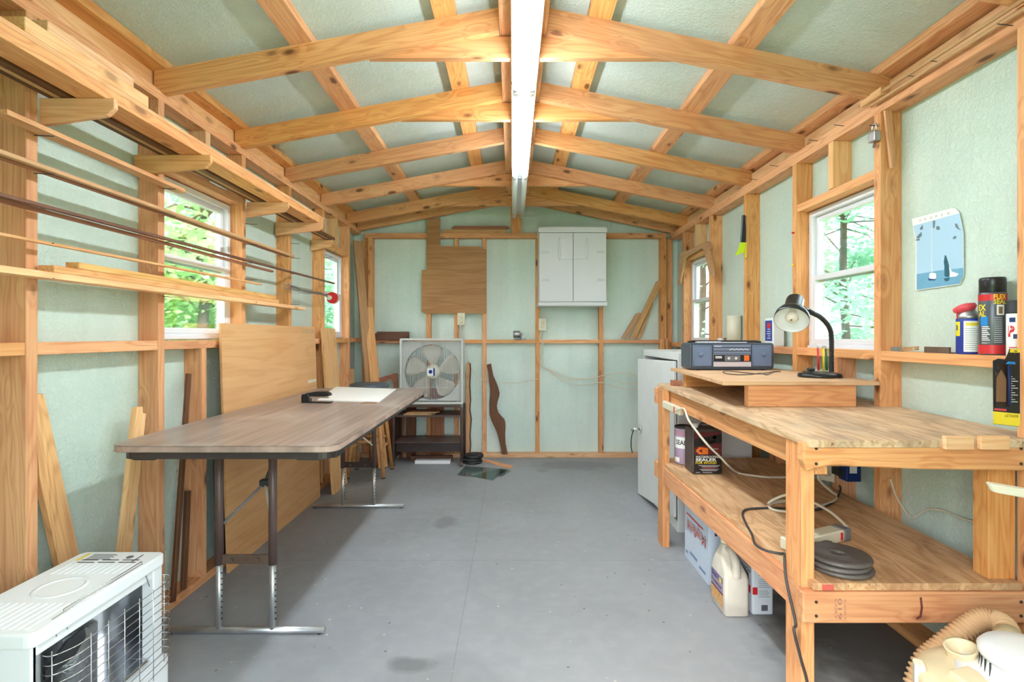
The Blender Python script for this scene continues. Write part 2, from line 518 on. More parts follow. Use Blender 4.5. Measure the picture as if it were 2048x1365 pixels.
def glass_mat(name, tint=(1, 1, 1), refl=.12):
    m, t, b, out = newmat(name)
    t.nodes.remove(b)
    tr = N(t, 'BsdfTransparent'); tr.inputs[0].default_value = (*tint, 1)
    gl = N(t, 'BsdfGlossy'); gl.inputs['Roughness'].default_value = .02
    fr = N(t, 'Fresnel'); fr.inputs[0].default_value = 1.35
    mx = N(t, 'MixShader')
    t.links.new(math_(t, 'MULTIPLY', fr.outputs[0], refl*6), mx.inputs[0])
    t.links.new(tr.outputs[0], mx.inputs[1]); t.links.new(gl.outputs[0], mx.inputs[2])
    t.links.new(mx.outputs[0], out.inputs[0])
    return m
M_BLADE = pbr('cream_fan_blade', srgb(250,246,234), .3)
M_GLASS = glass_mat('window_glass', (.97, .99, .98))
M_DGLASS = glass_mat('grey_glass_sheet', (.80, .86, .85), .05)
M_CLEARP = glass_mat('clear_plastic', (.93, .93, .93), .2)

def leaf_mat(name, c, c2):
    m, t, b, out = newmat(name)
    tc = N(t, 'TexCoord'); n = noise(t, tc.outputs['Object'], 2.2, 3)
    col = mixc(t, ramp(t, n, [(.35, 0), (.65, 1)]), c, c2)
    t.nodes.remove(b)
    d = N(t, 'BsdfDiffuse'); tl = N(t, 'BsdfTranslucent'); mx = N(t, 'MixShader'); mx.inputs[0].default_value = .5
    t.links.new(col, d.inputs[0]); t.links.new(col, tl.inputs[0])
    t.links.new(d.outputs[0], mx.inputs[1]); t.links.new(tl.outputs[0], mx.inputs[2])
    t.links.new(mx.outputs[0], out.inputs[0])
    return m
M_LEAF1 = leaf_mat('bright_leaves', (.30, .56, .20), (.58, .82, .42))
M_LEAF2 = leaf_mat('cool_leaves', (.26, .56, .40), (.58, .86, .68))
M_GRASS = pbr('grass', (.10, .22, .05), .9, var=.4)
# ------------------------------------------------------------------ the shed itself
XL, XR, YB = -1.43, 1.491, 4.846          # inner faces of the studs
PL, PR, PB = -1.512, 1.578, 4.905         # wall panels
YF = .16
RX = .045
def zt(x): return 2.506-(.2023 if x > RX else .184)*abs(x-RX)     # top of rafters
PT0, PT1 = 2.058, 2.114
PL0, PL1 = 2.108, 2.150                    # top plates
def struct(o): o['kind'] = 'structure'; return o

fl = struct(MB().bx(PL-.03, PR+.03, .0, PB+.03, -.12, 0).build('floor', M_FLOOR))

def panel(name, axis, pos, us, vs, holes, th, mat, topline=None):
    """sheet in the plane axis=pos over the grid us x vs, with holes left out; us along Y (or X), vs along Z"""
    bm = bmesh.new(); vv = {}
    def vert(u, v_):
        if (u, v_) not in vv:
            z = v_
            if topline and v_ == vs[-1]: z = topline(u)
            vv[(u, v_)] = bm.verts.new((pos, u, z) if axis == 'x' else (u, pos, z))
        return vv[(u, v_)]
    for a, b in zip(us, us[1:]):
        for c, d in zip(vs, vs[1:]):
            if any(h[0] <= a and b <= h[1] and h[2] <= c and d <= h[3] for h in holes): continue
            bm.faces.new([vert(a, c), vert(b, c), vert(b, d), vert(a, d)])
    bmesh.ops.recalc_face_normals(bm, faces=bm.faces)
    ext = bmesh.ops.extrude_face_region(bm, geom=list(bm.faces))
    dv = V((th, 0, 0)) if axis == 'x' else V((0, th, 0))
    for e in ext['geom']:
        if isinstance(e, bmesh.types.BMVert): e.co += dv
    bmesh.ops.recalc_face_normals(bm, faces=bm.faces)
    me = bpy.data.meshes.new(name); bm.to_mesh(me); bm.free(); me.materials.append(mat)
    return struct(place(bpy.data.objects.new(name, me), Matrix.Identity(4)))

LS = [.90, 1.505, 2.067, 2.707, 3.276, 3.863, 4.47]
RS = [.87, 1.476, 2.075, 2.69, 3.265, 3.85, 4.455]
LW = [(2.105, 2.707, 1.13, 1.838), (3.901, 4.47, 1.13, 1.838)]
RW = [(2.113, 2.69, 1.078, 1.797), (3.888, 4.455, 1.078, 1.797)]
wl = panel('wall_left', 'x', PL, [YF, 2.105, 2.707, 3.901, 4.47, PB], [-.02, 1.13, 1.838, 2.255], LW, -.03, M_PANEL_L)
wr = panel('wall_right', 'x', PR, [YF, 2.113, 2.69, 3.888, 4.455, PB], [-.02, 1.078, 1.797, 2.235], RW, .03, M_PANEL_L)
wb = panel('wall_back', 'y', PB, [PL-.03, RX, PR+.03], [-.02, 2.15], [], .03, M_PANEL_B, lambda x: zt(x)+.04)
wf = panel('wall_front', 'y', YF-.03, [PL-.03, -.46, RX, .54, PR+.03], [-.02, 2.0, 2.2], [(-.46, .54, -.02, 2.0)], -.03, M_PANEL_L, lambda x: zt(x)+.04)

def side_framing(parent, XI, XP, studs, wins, rz0, rz1, sg, PT0, PT1):
    a, b = min(XI, XP), max(XI, XP)
    bbox_board('stud', a, b, studs[0], studs[0]+.038, .038, PT0, W_FRAME, parent)
    for y in studs[1:]:
        bbox_board('stud', a, b, y, y+.038, .038, PT0, W_FRAME, parent)
    bbox_board('sole_plate', a, b, YF, YB-.02, 0, .038, W_FRAME, parent)
    bbox_board('top_plate', a, b, YF, YB+.0, PT0, PT1, W_FRAME, parent)
    xs = studs+[YB]
    r0, r1 = (XI, XP) if sg < 0 else (XP, XI)
    for y0, y1 in zip(xs, xs[1:]):
        e = .002
        bbox_board('rail', a+e, b-e, y0+.038, y1, rz0, rz1, W_FRAME, parent)
    for y0, y1, z0, z1 in wins:
        bbox_board('window_header', a+.004, b, y0, y1, z1+.002, z1+.04, W_FRAME, parent)
        m = (y0+y1)/2-.02
        bbox_board('cripple_stud', a, b, m, m+.038, z1+.042, PT0, W_PALE, parent)
        bbox_board('cripple_stud', a, b, m-.03, m+.008, .038, rz0, W_FRAME, parent)
    xr = XI-sg*-.04
    x0, x1 = (XI-.075, XI-.037) if sg > 0 else (XI+.045, XI+.083)
    bbox_board('rim_board', x0, x1, YF, YB, PT1, PT1+.078, W_PALE, parent)
side_framing(wl, XL, PL, LS, LW, 1.092, 1.13, 1, PL0, PL1)
side_framing(wr, XR, PR, RS, RW, 1.05, 1.0885, -1, PT0, PT1)

# back wall framing
BS = [(-.814, -.774), (-.549, -.514), (-.286, -.247), (.218, .256), (.820, .860)]
for a, b in BS:
    bbox_board('stud', a, b, YB, PB, .038, 2.073, W_FRAME, wb)
bbox_board('corner_stud', -1.43, -1.36, YB+.02, PB, .038, 2.073, W_FRAME, wb)
bbox_board('corner_stud', -1.358, -1.32, YB-.036, PB, .038, 2.073, W_FRAME, wb)
bbox_board('corner_stud', 1.398, 1.446, YB-.036, PB, .038, 2.073, W_FRAME, wb)
bbox_board('corner_stud', 1.448, 1.52, YB+.02, PB, .038, 2.073, W_FRAME, wb)
ed = [-1.32]+[q for s_ in BS for q in s_]+[1.398]
for i in range(0, len(ed), 2):
    bbox_board('rail', ed[i], ed[i+1], YB+.001, PB, 1.079, 1.112, W_FRAME, wb)
bbox_board('top_rail', -1.40, 1.46, YB-.006, PB, 2.075, 2.122, W_FRAME, wb)
bbox_board('sole_plate', -1.43, 1.49, YB-.018, PB, 0, .038, W_PALE, wb)
bbox_board('king_post', -.014, .084, YB+.005, PB, 2.122, 2.42, W_FRAME, wb)
# panel joints
for x in (-.80+.42, .30, .86-.05):
    MB().bx(x-.006, x+.006, PB-.004, PB, .04, 2.3).build('panel_batten', M_PANEL_B, wb)
MB().bx(-1.2, 1.3, PB-.005, PB, 2.288, 2.298).build('panel_batten', M_PANEL_B, wb)

# roof
M_UNDER = M_ROOF
z38 = .040
rp = MB()
rp.prism([(RX, YF-.3, zt(RX)+z38), (1.80, YF-.3, zt(1.80)+z38), (1.80, YF-.3, zt(1.80)+z38+.02), (RX, YF-.3, zt(RX)+z38+.02), (-1.72, YF-.3, zt(-1.72)+z38+.02), (-1.72, YF-.3, zt(-1.72)+z38)], (0, 5.3, 0))
ceil = struct(rp.build('ceiling', M_ROOF))
RY = [.87, 1.476, 2.083, 2.69, 3.285, 3.895, 4.50, 4.802]
for y in RY:
    for sg, xa, xe, xi in ((1, .142, 1.542, 1.489), (-1, -.055, -1.458, -1.428)):
        zl = PT1 if sg > 0 else PL1
        pts = [(xa, y, zt(xa)), (xe, y, zt(xe)), (xe, y, zl), (xi, y, zl), (xi, y, zt(xi)-.094), (xa, y, zt(xa)-.094)]
        polyboard('rafter', pts, (0, .038, 0), W_RAFT, ceil, grain=(1, 0, -.2*sg))
# ridge beam between the rafter heads
bbox_board('ridge_board', -.053, .140, YF, PB, zt(.14)-.088, zt(.14)-.004, W_FRAME, ceil)
for y in (1.476, 2.083, 2.69, 3.895, 4.50):
    zb, zu = 2.303, 2.392
    l0, l1 = -.60, .695
    ka = (l1-RX-.12)
    y_ = y+.040
    pts = [(l0, y_, zb), (l1, y_, zb), (l1, y_, zb+.012)]
    for x in (RX+.05+.02, RX-.05+.0):
        pts.append((RX+(.30 if x > RX else -.30), y_, zu))
    pts.append((l0, y_, zb+.012))
    polyboard('collar_tie', pts, (0, .030, 0), W_RAFT, ceil, grain=(1, 0, 0))
for x0, x1 in ((.311, .401), (.895, .985), (1.488, 1.575), (-.317, -.231), (-.903, -.818), (-1.50, -1.412)):
    pts = [(x0, YF, zt(x0)+.001), (x1, YF, zt(x1)+.001), (x1, YF, zt(x1)+.038), (x0, YF, zt(x0)+.038)]
    polyboard('purlin', pts, (0, PB-YF, 0), W_RAFT, ceil, grain=(0, 1, 0))
# torn patch of the left roof panel
zz = lambda x: zt(x)+z38-.003
tp = [PZ(549, 291, 2.24), PZ(575, 296, 2.24), PZ(640, 284, 2.26), PZ(598, 315, 2.24), PZ(570, 317, 2.24), PZ(560, 303, 2.24)]
tp = [V((p.x, p.y, zz(p.x)-.012*(i % 2))) for i, p in enumerate(tp)]
MB().prism(tp, (0, 0, -.003)).build('torn_flap', M_PANEL_L, ceil)
hole = [PZ(548, 286, 2.24), PZ(570, 282, 2.24), PZ(590, 278, 2.25), PZ(572, 284, 2.24), PZ(575, 292, 2.24)]
hole = [V((p.x, p.y, zz(p.x)+.002)) for p in hole]
MB().prism(hole, (0, 0, -.0015)).build('torn_gap', M_BLACKM, ceil)

# windows: vinyl frames with two sashes
def window(name, XP, sg, y0, y1, z0, z1):
    """sg: +1 when the room lies towards +X"""
    xo, xi = XP-sg*.035, XP+sg*.022
    def fr(mb, a, b, c, d, w_, x0, x1):
        mb.frame([(x0, a, c), (x0, b, c), (x0, b, d), (x0, a, d)], [(x0, a+w_, c+w_), (x0, b-w_, c+w_), (x0, b-w_, d-w_), (x0, a+w_, d-w_)], (x1-x0, 0, 0))
        return mb
    e = .002
    f = fr(MB(), y0+e, y1-e, z0+e, z1-e, .028, xo, xi).build(name, M_VINYL, bevel=.002)
    struct(f)
    zm = (z0+z1)/2
    for nm, c, d, xa in (('upper_sash', zm-.012, z1-.030, XP-sg*.018), ('lower_sash', z0+.030, zm+.022, XP+sg*.004)):
        s = fr(MB(), y0+.031, y1-.031, c, d, .026, xa, xa+sg*.018).build(nm, M_VINYL, f, bevel=.002)
        MB().bx(min(xa+sg*.007, xa+sg*.011), max(xa+sg*.007, xa+sg*.011), y0+.054, y1-.054, c+.024, d-.024).build('pane', M_GLASS, s)
    MB().bx(min(xi, xi+sg*.012), max(xi, xi+sg*.012), y0+.006, y1-.006, z0+.004, z0+.022).build('sill_lip', M_VINYL, f, bevel=.002)
window('window_1', PL, 1, *LW[0]); window('window_2', PL, 1, *LW[1])
window('window_3', PR, -1, *RW[0]); window('window_4', PR, -1, *RW[1])

# nails sticking out of the framing
M_NAIL = pbr('nail_steel', (.10, .09, .085), .5, .8)
def nail(parent, a, b):
    MB().tube([a, b], .0016, 6).build('nail', M_NAIL, parent)
for y, xs_, lst in ((1.541, 108, (273, 349, 419, 487, 557)), (2.103, 351, (379, 433, 485, 533, 595)), (2.745, 514, (449, 490, 527, 560, 605)),
                    (3.31, 600, (488, 517, 549, 0, 610)), (3.90, 664, (516, 539, 565, 589, 624))):
    for py in lst:
        if not py: continue
        b = P(xs_, py, y-.01); nail(wl, V((XL-.01, b.y, b.z+.004)), b)
for px, py in ((1824.7, 154.7), (1870, 125), (2004, 51), (1677, 253), (1626, 283), (1549, 334), (1508, 361)):
    b = PX(px-9, py-3, XR-.045); nail(wr, V((XR+.01, b.y, b.z-.006)), b)
for px, py, m in ((1584, 466, M_RED), (1584, 530, M_YEL)):
    b = PX(px, py, XR-.012); MB().cyl(V((XR, b.y, b.z)), b, .004, .006, 8).build('push_pin', m, wr)
# wires stapled along the framing
def cable(name, pts, r, mat, parent=None, n=6, k=6):
    return MB().tube(smooth_path(pts, k), r, n).build(name, mat, parent)

# outside: ground and trees
struct(MB().bx(-40, 40, -30, 45, -.5, -.4).build('ground', M_GRASS))
def tree(label, base, top, r, leaf, seed, crown, nleaf, low=1.0, size=.075, group=None):
    rnd = random.Random(seed)
    base, top = V(base), V(top)
    t = thing('bush' if ' bush ' in label else 'tree', label, 'bush' if ' bush ' in label else 'tree', base, group)
    tr = MB()
    n = 9
    pts = [base.lerp(top, i/n)+V((rnd.uniform(-.04, .04), rnd.uniform(-.04, .04), 0)) for i in range(n+1)]
    tr.tube(pts, r, 10, rr=[r*(1.15-.75*i/n) for i in range(n+1)])
    tr.build('trunk', M_BARK, t)
    br = MB(); fo = MB()
    cs = []
    for i in range(crown[2]):
        f = rnd.uniform(low, 1.0)
        a = rnd.uniform(0, 2*math.pi); L = rnd.uniform(.5, 1)*crown[0]
        p0 = base.lerp(top, f)
        p2 = p0+V((math.cos(a)*L, math.sin(a)*L, rnd.uniform(-.35, .5)*crown[1]))
        pm = p0.lerp(p2, .5)+V((0, 0, .12))
        br.tube([p0, pm, p2], .015, 5, rr=[r*.22, r*.13, .003])
        for q in (.45, .7, .9, 1.05): cs.append(p0.lerp(p2, q))
    br.build('branches', M_BARK, t)
    for i in range(nleaf):
        c = rnd.choice(cs)+V((rnd.gauss(0, .24), rnd.gauss(0, .24), rnd.gauss(0, .15)))
        s = size*rnd.uniform(.6, 1.4)
        a = V((rnd.gauss(0, 1), rnd.gauss(0, 1), rnd.gauss(0, .5))).normalized(); b_ = a.orthogonal().normalized()
        vs = [fo.bm.verts.new(c+a*s*k0+b_*s*k1) for k0, k1 in ((-1, 0), (-.1, .5), (1, 0), (-.1, -.5))]
        fo.bm.faces.new(vs)
    fo.build('foliage', leaf, t)['kind'] = 'stuff'
    return t
G = -.4
def ground_line(p, q):
    """extend the line p-q down to the ground and up"""
    d = (q-p)
    return p+d*((G-p.z)/d.z), p+d*((6.0-p.z)/d.z)
a, b = ground_line(P(352, 500, 6), P(447, 382, 6))
tree('leaning grey tree trunk seen through the near left window', a, b, .085, M_LEAF1, 3, (1.5, 1.4, 26), 7000, .25, .05)
a, b = ground_line(P(447, 700, 5.2), P(452, 560, 5.2))
tree('dark tree trunk low behind the far edge of the near left window', a, V((a.x-.3, a.y+.2, 2.0)), .085, M_LEAF1, 4, (.9, .7, 10), 2200, .75, .045)
tree('leafy tree farther out behind the leaning trunk', (-7.2, 11.6, G), (-7.0, 11.8, 6.5), .11, M_LEAF2, 5, (2.2, 2.2, 34), 8000, .1, .065)
tree('leafy tree outside the far left window', (-4.6, 13.2, G), (-4.4, 13.3, 5.5), .10, M_LEAF2, 6, (1.7, 1.8, 30), 6000, .1, .065)
tree('leafy tree to the left of the leaning trunk outside', (-9.4, 8.4, G), (-9.3, 8.5, 6), .10, M_LEAF1, 9, (2.0, 2.0, 30), 6000, .1, .065)
tree('dense green bush low outside the near left window', (-3.9, 6.1, G), (-3.85, 6.15, 1.9), .03, M_LEAF1, 21, (.9, .8, 30), 5200, .5, .05)
tree('dense green bush low outside the far left window', (-3.75, 10.0, G), (-3.7, 10.05, 2.3), .03, M_LEAF2, 22, (.9, .9, 26), 4200, .5, .06)
a, b = ground_line(P(1692, 680, 8), P(1690, 480, 8))
tree('slim upright tree trunk seen through the near right window', a, b, .062, M_LEAF2, 7, (2.0, 1.8, 34), 7500, .25, .06)
tree('evergreen with drooping boughs filling the top of the near right window', (4.35, 5.3, G), (4.35, 5.3, 5.2), .05, M_LEAF2, 8, (1.2, .7, 22), 6500, .62, .04)
tree('leafy tree behind the slim trunk on the right side', (9.6, 12.6, G), (9.6, 12.6, 6.5), .12, M_LEAF2, 10, (2.4, 2.4, 40), 8000, .1, .07)
tree('leafy tree outside the far right window', (5.2, 14.0, G), (5.2, 14.0, 6), .11, M_LEAF2, 12, (1.7, 2.2, 26), 4500, .1, .065)

# ------------------------------------------------------------------ strip lights under the ridge
def strip_light(label, y0, y1, lit):
    x = .052
    t = thing('strip_light', label, 'ceiling light', (x, (y0+y1)/2, 2.30), 'strip lights along the ridge')
    z = 2.303
    hb = MB().bx(x-.028, x+.028, y0, y1, z-.022, z-.001)
    hb.build('channel', M_WHITE, t, bevel=.002)
    MB().prism([(x-.057, y0+.004, z-.020), (x+.057, y0+.004, z-.020), (x+.054, y0+.004, z-.026), (x-.054, y0+.004, z-.026)], (0, y1-y0-.008, 0)).build('reflector', M_WHITE, t)  # wide plate added to shade the ridge and rafters from the tubes

    for dx in (-.034, .034):
        MB().cyl((x+dx, y0+.022, z-.052), (x+dx, y1-.022, z-.052), .0175, n=16).build('tube', M_TUBE if lit else M_TUBEOFF, t)
        for ye, s in ((y0, 1), (y1, -1)):
            MB().cyl((x+dx, ye+s*.008, z-.052), (x+dx, ye+s*.022, z-.052), .0180, n=16).bx(x+dx-.010, x+dx+.010, min(ye, ye+s*.009), max(ye, ye+s*.009), z-.068, z-.02).build('lamp_holder', M_WHITE if lit else M_STEEL, t)
    for ye in (y0+.10, y1-.12):
        MB().bx(x-.010, x+.010, ye, ye+.03, z-.034, z-.022).build('bracket', M_ZINC, t)
strip_light('lit twin fluorescent strip light nearest the camera under the ridge', 1.06, 2.285, True)
strip_light('lit twin fluorescent strip light in the middle of the ridge row', 2.300, 3.52, True)
strip_light('unlit twin tube strip light nearest the back wall', 3.535, 4.755, False)
# ------------------------------------------------------------------ lumber rack on the left wall
def one(o, label, cat, group=None): return tag(o, label, cat, group)
BT = 1.868
brk = [(1.545, -1.428, -1.203, 'fixed to the near stud'), (2.028, -1.500, -1.197, 'on the stud left of the near window'), (2.747, -1.428, -1.204, 'on the stud right of the near window'),
       (3.238, -1.500, -1.204, 'on the second stud past the near window'), (3.825, -1.508, -1.345, 'on the stud beside the far window')]
for y, xa, xb, lb in brk:
    pts = [(xa, y, BT), (xb, y, BT), (xb, y, BT-.030), (xb-.022, y, BT-.052), (xa, y, BT-.082)]
    o = polyboard('shelf_bracket', pts, (0, .017, 0), W_CLEAR, None, grain=(1, 0, 0), bevel=.001)
    one(o, 'angled wooden shelf bracket under the lumber rack, '+lb, 'bracket', 'brackets of the lumber rack')
def ybd(name, x0, x1, y0, y1, z0, z1, mat, label, group='boards stored on the lumber rack', cat='board'):
    return one(bbox_board(name, x0, x1, y0, y1, z0, z1, mat, grain=1), label, cat, group)
ybd('plank', -1.318, -1.230, 0.55, 3.33, 1.869, 1.905, W_BENCH, 'long pale plank lying flat, lowest and frontmost on the lumber rack')
ybd('plank', -1.316, -1.232, .55, 3.36, 1.906, 1.921, W_CLEAR, 'thin tan plank lying on top of the long pale plank in the rack')
ybd('timber', -1.298, -1.234, 1.296, 1.737, 1.922, 1.960, W_PALE, 'short square-cut timber offcut with orange end grain stacked on the rack planks')
ybd('timber', -1.290, -1.239, 1.365, 1.676, 1.961, 1.993, W_PALE, 'shorter pale offcut lying topmost on the stack of rack boards')
ybd('strip', -1.364, -1.338, .6, 3.86, 1.869, 1.889, W_DARK, 'dark brown strip lying beside the flat plank on the rack')
ybd('strip', -1.383, -1.366, .6, 3.80, 1.869, 1.882, W_TAN, 'narrow tan strip between the two dark strips on the rack')
ybd('strip', -1.404, -1.385, .6, 3.88, 1.869, 1.892, W_DARK, 'dark strip closest to the wall on the rack')

# sticks resting on the nails below
g = 'sticks laid across the wall nails'
def outline_strip(name, x0, x1, y0, y1, z, th, rnd, mat, label):
    xm = (x0+x1)/2; r = (x1-x0)/2
    pts = [(x0, y0, z), (x1, y0, z)]
    if rnd: pts += [(xm+r*math.cos(a), y1-r+1.4*r*math.sin(a), z) for a in [math.pi*i/8 for i in range(9)]]
    else: pts += [(x1, y1, z), (x0, y1, z)]
    return one(polyboard(name, pts, (0, 0, th), mat, None, grain=(0, 1, 0)), label, 'stick', g)
outline_strip('lath', -1.420, -1.372, 1.39, 2.16, 1.752, .014, True, W_CLEAR, 'flat pale slat with a rounded far end, highest of the sticks on nails')
def zstick(name, x0, x1, y0, y1, z0, z1, th, mat, label):
    xm = (x0+x1)/2
    return one(board(name, (xm, y0, z0+th/2), (xm, y1, z1+th/2), x1-x0, th, (1, 0, 0), mat), label, 'stick', g)
zstick('stick', -1.386, -1.368, .9, 3.22, 1.636, 1.642, .013, W_TAN, 'thin tan stick in front of the pair on the second row of nails')
zstick('stick', -1.414, -1.394, .9, 3.20, 1.634, 1.640, .012, W_RED, 'thin reddish stick behind its tan neighbour on the second row of nails')
zstick('stick', -1.388, -1.372, .9, 3.96, 1.520, 1.549, .011, W_DARK, 'long dark stick reaching to the far window, third row of nails')
zstick('stick', -1.412, -1.394, .9, 2.99, 1.515, 1.520, .011, W_RED, 'shorter reddish stick just behind the long dark stick')
zstick('stick', -1.392, -1.376, .9, 2.82, 1.417, 1.428, .009, W_CLEAR, 'thinnest light stick alone on the fourth row of nails')
def ply_board(x0, x1, y0, y1, z0, z1, mat, label):
    return one(bbox_board('board', x0, x1, y0, y1, z0, z1, mat, grain=1), label, 'board', 'boards on the lowest row of nails')
ply_board(-1.428, -1.372, .8, 3.40, 1.320, 1.340, W_PALE, 'long thin board, lowest of three on the bottom row of nails')
ply_board(-1.424, -1.374, 1.535, 3.01, 1.3405, 1.362, W_CLEAR, 'pale square-edged board, middle one of three on the bottom row of nails')
ply_board(-1.420, -1.376, 1.625, 2.985, 1.3625, 1.384, W_OAKSTRIP, 'striped-grain board lying on top of the two others by the near window')

# wire bundle and red reel
t = thing('wire_bundle', 'bundle of grey wires ending in a red reel hung by the far left window', 'wire bundle', P(664, 596, 3.83))
for i in range(7):
    r = random.Random(40+i)
    pts = [P(563+r.uniform(0, 18), 566+r.uniform(-2, 14), 3.15+r.uniform(0, .15))]
    for k, (px, py) in enumerate(((590, 577), (612, 585), (635, 587), (655, 592))):
        q = P(px+r.uniform(-4, 4), py+r.uniform(-5, 5)*(1-k*.2), 3.3+k*.16)
        pts.append(q)
    MB().tube(smooth_path(pts, 4), .0022, 5).build('wire', M_ZINC, t)
c = P(664, 596, 3.83)
MB().cyl(c+V((-.02, -.02, 0)), c+V((-.015, .03, 0)), .018, n=16).build('spool', M_BEIGE, t)
MB().cyl(c, c+V((.0, .008, 0)), .043, n=24).build('reel_flange', M_RED, t)
MB().cyl(c+V((0, .035, 0)), c+V((0, .043, 0)), .043, n=24).build('reel_flange', M_BEIGE, t)
MB().cyl(c+V((0, .043, 0)), V((c.x-.0, 3.87, c.z)), .004, n=8).build('nail', M_NAIL, t)

# ------------------------------------------------------------------ boards leaning along the left wall
pts = [(-1.475, 1.735, .0), (-1.475, 1.815, .0), (-1.475, 1.59, .97), (-1.475, 1.555, .97), (-1.475, 1.575, .72)]
one(polyboard('leaning_plank', pts, (.02, 0, 0), W_OAKSTRIP, None, grain=(0, -.24, 1)), 'wide yellowish plank leaning beside the near left stud, cut to a point', 'board')
pts = [(-1.455, 1.83, .038), (-1.455, 1.885, .038), (-1.455, 2.005, .845), (-1.455, 1.988, .85), (-1.455, 1.986, .875), (-1.455, 1.955, .875)]
one(polyboard('leaning_strip', pts, (.02, 0, 0), W_PALE, None, grain=(0, .14, 1)), 'narrow pale strip with a notched top leaning before the second left stud', 'board')
one(board('leaning_stick', (-1.417, 2.135, .039), (-1.455, 2.30, .98), .024, .014, (0, 1, 0), W_DARK), 'long dark brown stick leaning below the near window', 'stick')
one(board('leaning_stick', (-1.44, 2.24, .039), (-1.475, 2.325, .445), .028, .016, (0, 1, 0), W_DARK), 'short dark stick leaning against the stud below the near window', 'stick')
# plywood sheet; black sheet added for shaded wall and something black behind it
one(board('black_shade_sheet', (-1.41, 3.08, .039), (-1.424, 3.08, .64), 1.29, .006, (0, 1, 0), M_BLACKM), 'thin black sheet for shade and something black behind the large plywood sheet', 'panel')
t = thing('plywood_sheet', 'large tan plywood sheet standing on edge behind the folding table', 'plywood sheet', (-1.39, 3.06, 0))
def sheetp(y, z, o=0): return V((-1.372-.038*z/1.21+o, y, z))
polyboard('sheet', [sheetp(2.475, .001), sheetp(3.655, .001), sheetp(3.655, 1.212), sheetp(2.475, 1.212)], (-.011, 0, 0), W_PLY, t, grain=(0, 1, 0))
for y0, y1, z0, z1 in ((3.42, 3.645, 1.165, 1.195), (3.50, 3.645, .825, .845)):
    decal('masking_tape', [sheetp(y0, z0, .0002), sheetp(y1, z0, .0002), sheetp(y1, z1, .0002), sheetp(y0, z1, .0002)], M_MANILA if z0 > 1 else M_BEIGE, t, n=(1, 0, 0))
pts = [V((-1.290, 3.70, 0)), V((-1.290, 4.00, 0)), V((-1.405, 4.06, 1.205)), V((-1.405, 3.79, 1.21))]
one(polyboard('leaning_board', pts, (-.018, 0, 0), W_PALE, None, grain=(-.1, .05, 1)), 'broad pale pine board leaning under the far left window', 'board')
one(board('leaning_offcut', (-1.385, 4.50, 0), P(702, 738, 4.58), .05, .018, (1, .6, 0), W_TAN), 'narrow offcut leaning between the pine board and the corner planks', 'board')
# tall planks in the back left corner
one(board('corner_plank', (-1.20, 4.52, .001), V((-1.425, 4.70, 2.02)), .088, .020, (.6, .8, 0), W_TAN), 'tallest weathered plank leaning into the back left corner', 'board')
one(board('corner_plank', (-1.130, 4.46, .001), V((-1.33, 4.70, 1.41)), .085, .020, (.75, .6, 0), W_CLEAR), 'shorter pale plank leaning in front of the tallest corner plank', 'board')

# ------------------------------------------------------------------ space heater, bottom left
HX0, HX1, HY0, HY1, HT = -1.345, -1.095, 1.165, 1.61, .47
t = thing('space_heater', 'white cabinet heater with chrome reflector and wire guard on the floor', 'heater', ((HX0+HX1)/2, (HY0+HY1)/2, 0))
b = MB().bx(HX0-.005, HX1+.012, HY0-.004, HY1+.006, .012, .150)
b.build('base_tank', M_WHITE, t, bevel=.012, seg=2)
MB().bx(HX0, HX0+.012, HY0+.01, HY1-.01, .150, .435).build('back_panel', M_WHITE, t)
MB().bx(HX0+.012, HX1-.004, HY0+.006, HY0+.018, .150, .436).bx(HX1-.034, HX1-.004, HY0+.004, HY0+.018, .15, .436).build('side_panel', M_WHITE, t, bevel=.003)
MB().bx(HX0+.012, HX1-.002, HY1-.045, HY1-.006, .150, .436).build('side_panel', M_WHITE, t, bevel=.003)
# top: pressed lid with ribs
top = MB()
oc = rrect(HX1-HX0+.012, HY1-HY0+.006, .022, 4)
cx, cy = (HX0+HX1)/2, (HY0+HY1)/2
top.prism([(cx+a, cy+b_, .434) for a, b_ in oc], (0, 0, HT-.434))
lid = top.build('lid', M_WHITE, t, bevel=.007, seg=3)
for ya, yb_ in ((HY0+.018, HY0+.135), (HY1-.150, HY1-.085)):
    rb = MB()
    for k in range(11):
        x = HX0+.030+k*.019
        rb.bx(x-.003, x+.003, ya, yb_, HT-.001, HT+.0025)
    rb.build('pressed_ribs', M_WHITE, lid, bevel=.0012)
MB().lathe([(.062, 0), (.062, .0015), (.056, .0025), (.050, .0015), (.050, 0)], (cx, cy-.005, HT-.0005), n=32, cap=False).build('embossed_ring', M_WHITE, lid)
sl = MB()
for j in range(3):
    for i in range(2):
        x = HX0+.040+j*.062; y = HY1-.077+i*.016
        sl.bx(x, x+.050, y, y+.005, HT-.001, HT+.0004)
sl.bx(HX1-.052, HX1-.048, HY1-.070, HY1-.022, HT-.001, HT+.0004)
sl.build('vent_slots', M_BLACKM, lid)
MB().lathe([(.010, 0), (.010, .002)], (HX1-.078, HY1-.040, HT-.0005), n=20).build('level_gauge', M_GREY, lid)
wn = MB()
for j in range(9):
    wn.bx(HX0+.045, HX0+.125-(j % 3)*.006, HY1-.055+j*.0046, HY1-.0535+j*.0046, HT-.001, HT+.0005)
wn.build('warning_label', M_GREY, lid)
MB().bx(HX0+.022, HX0+.032, HY1-.062, HY1-.012, HT-.001, HT+.0005).build('yellow_label', M_YEL, lid)
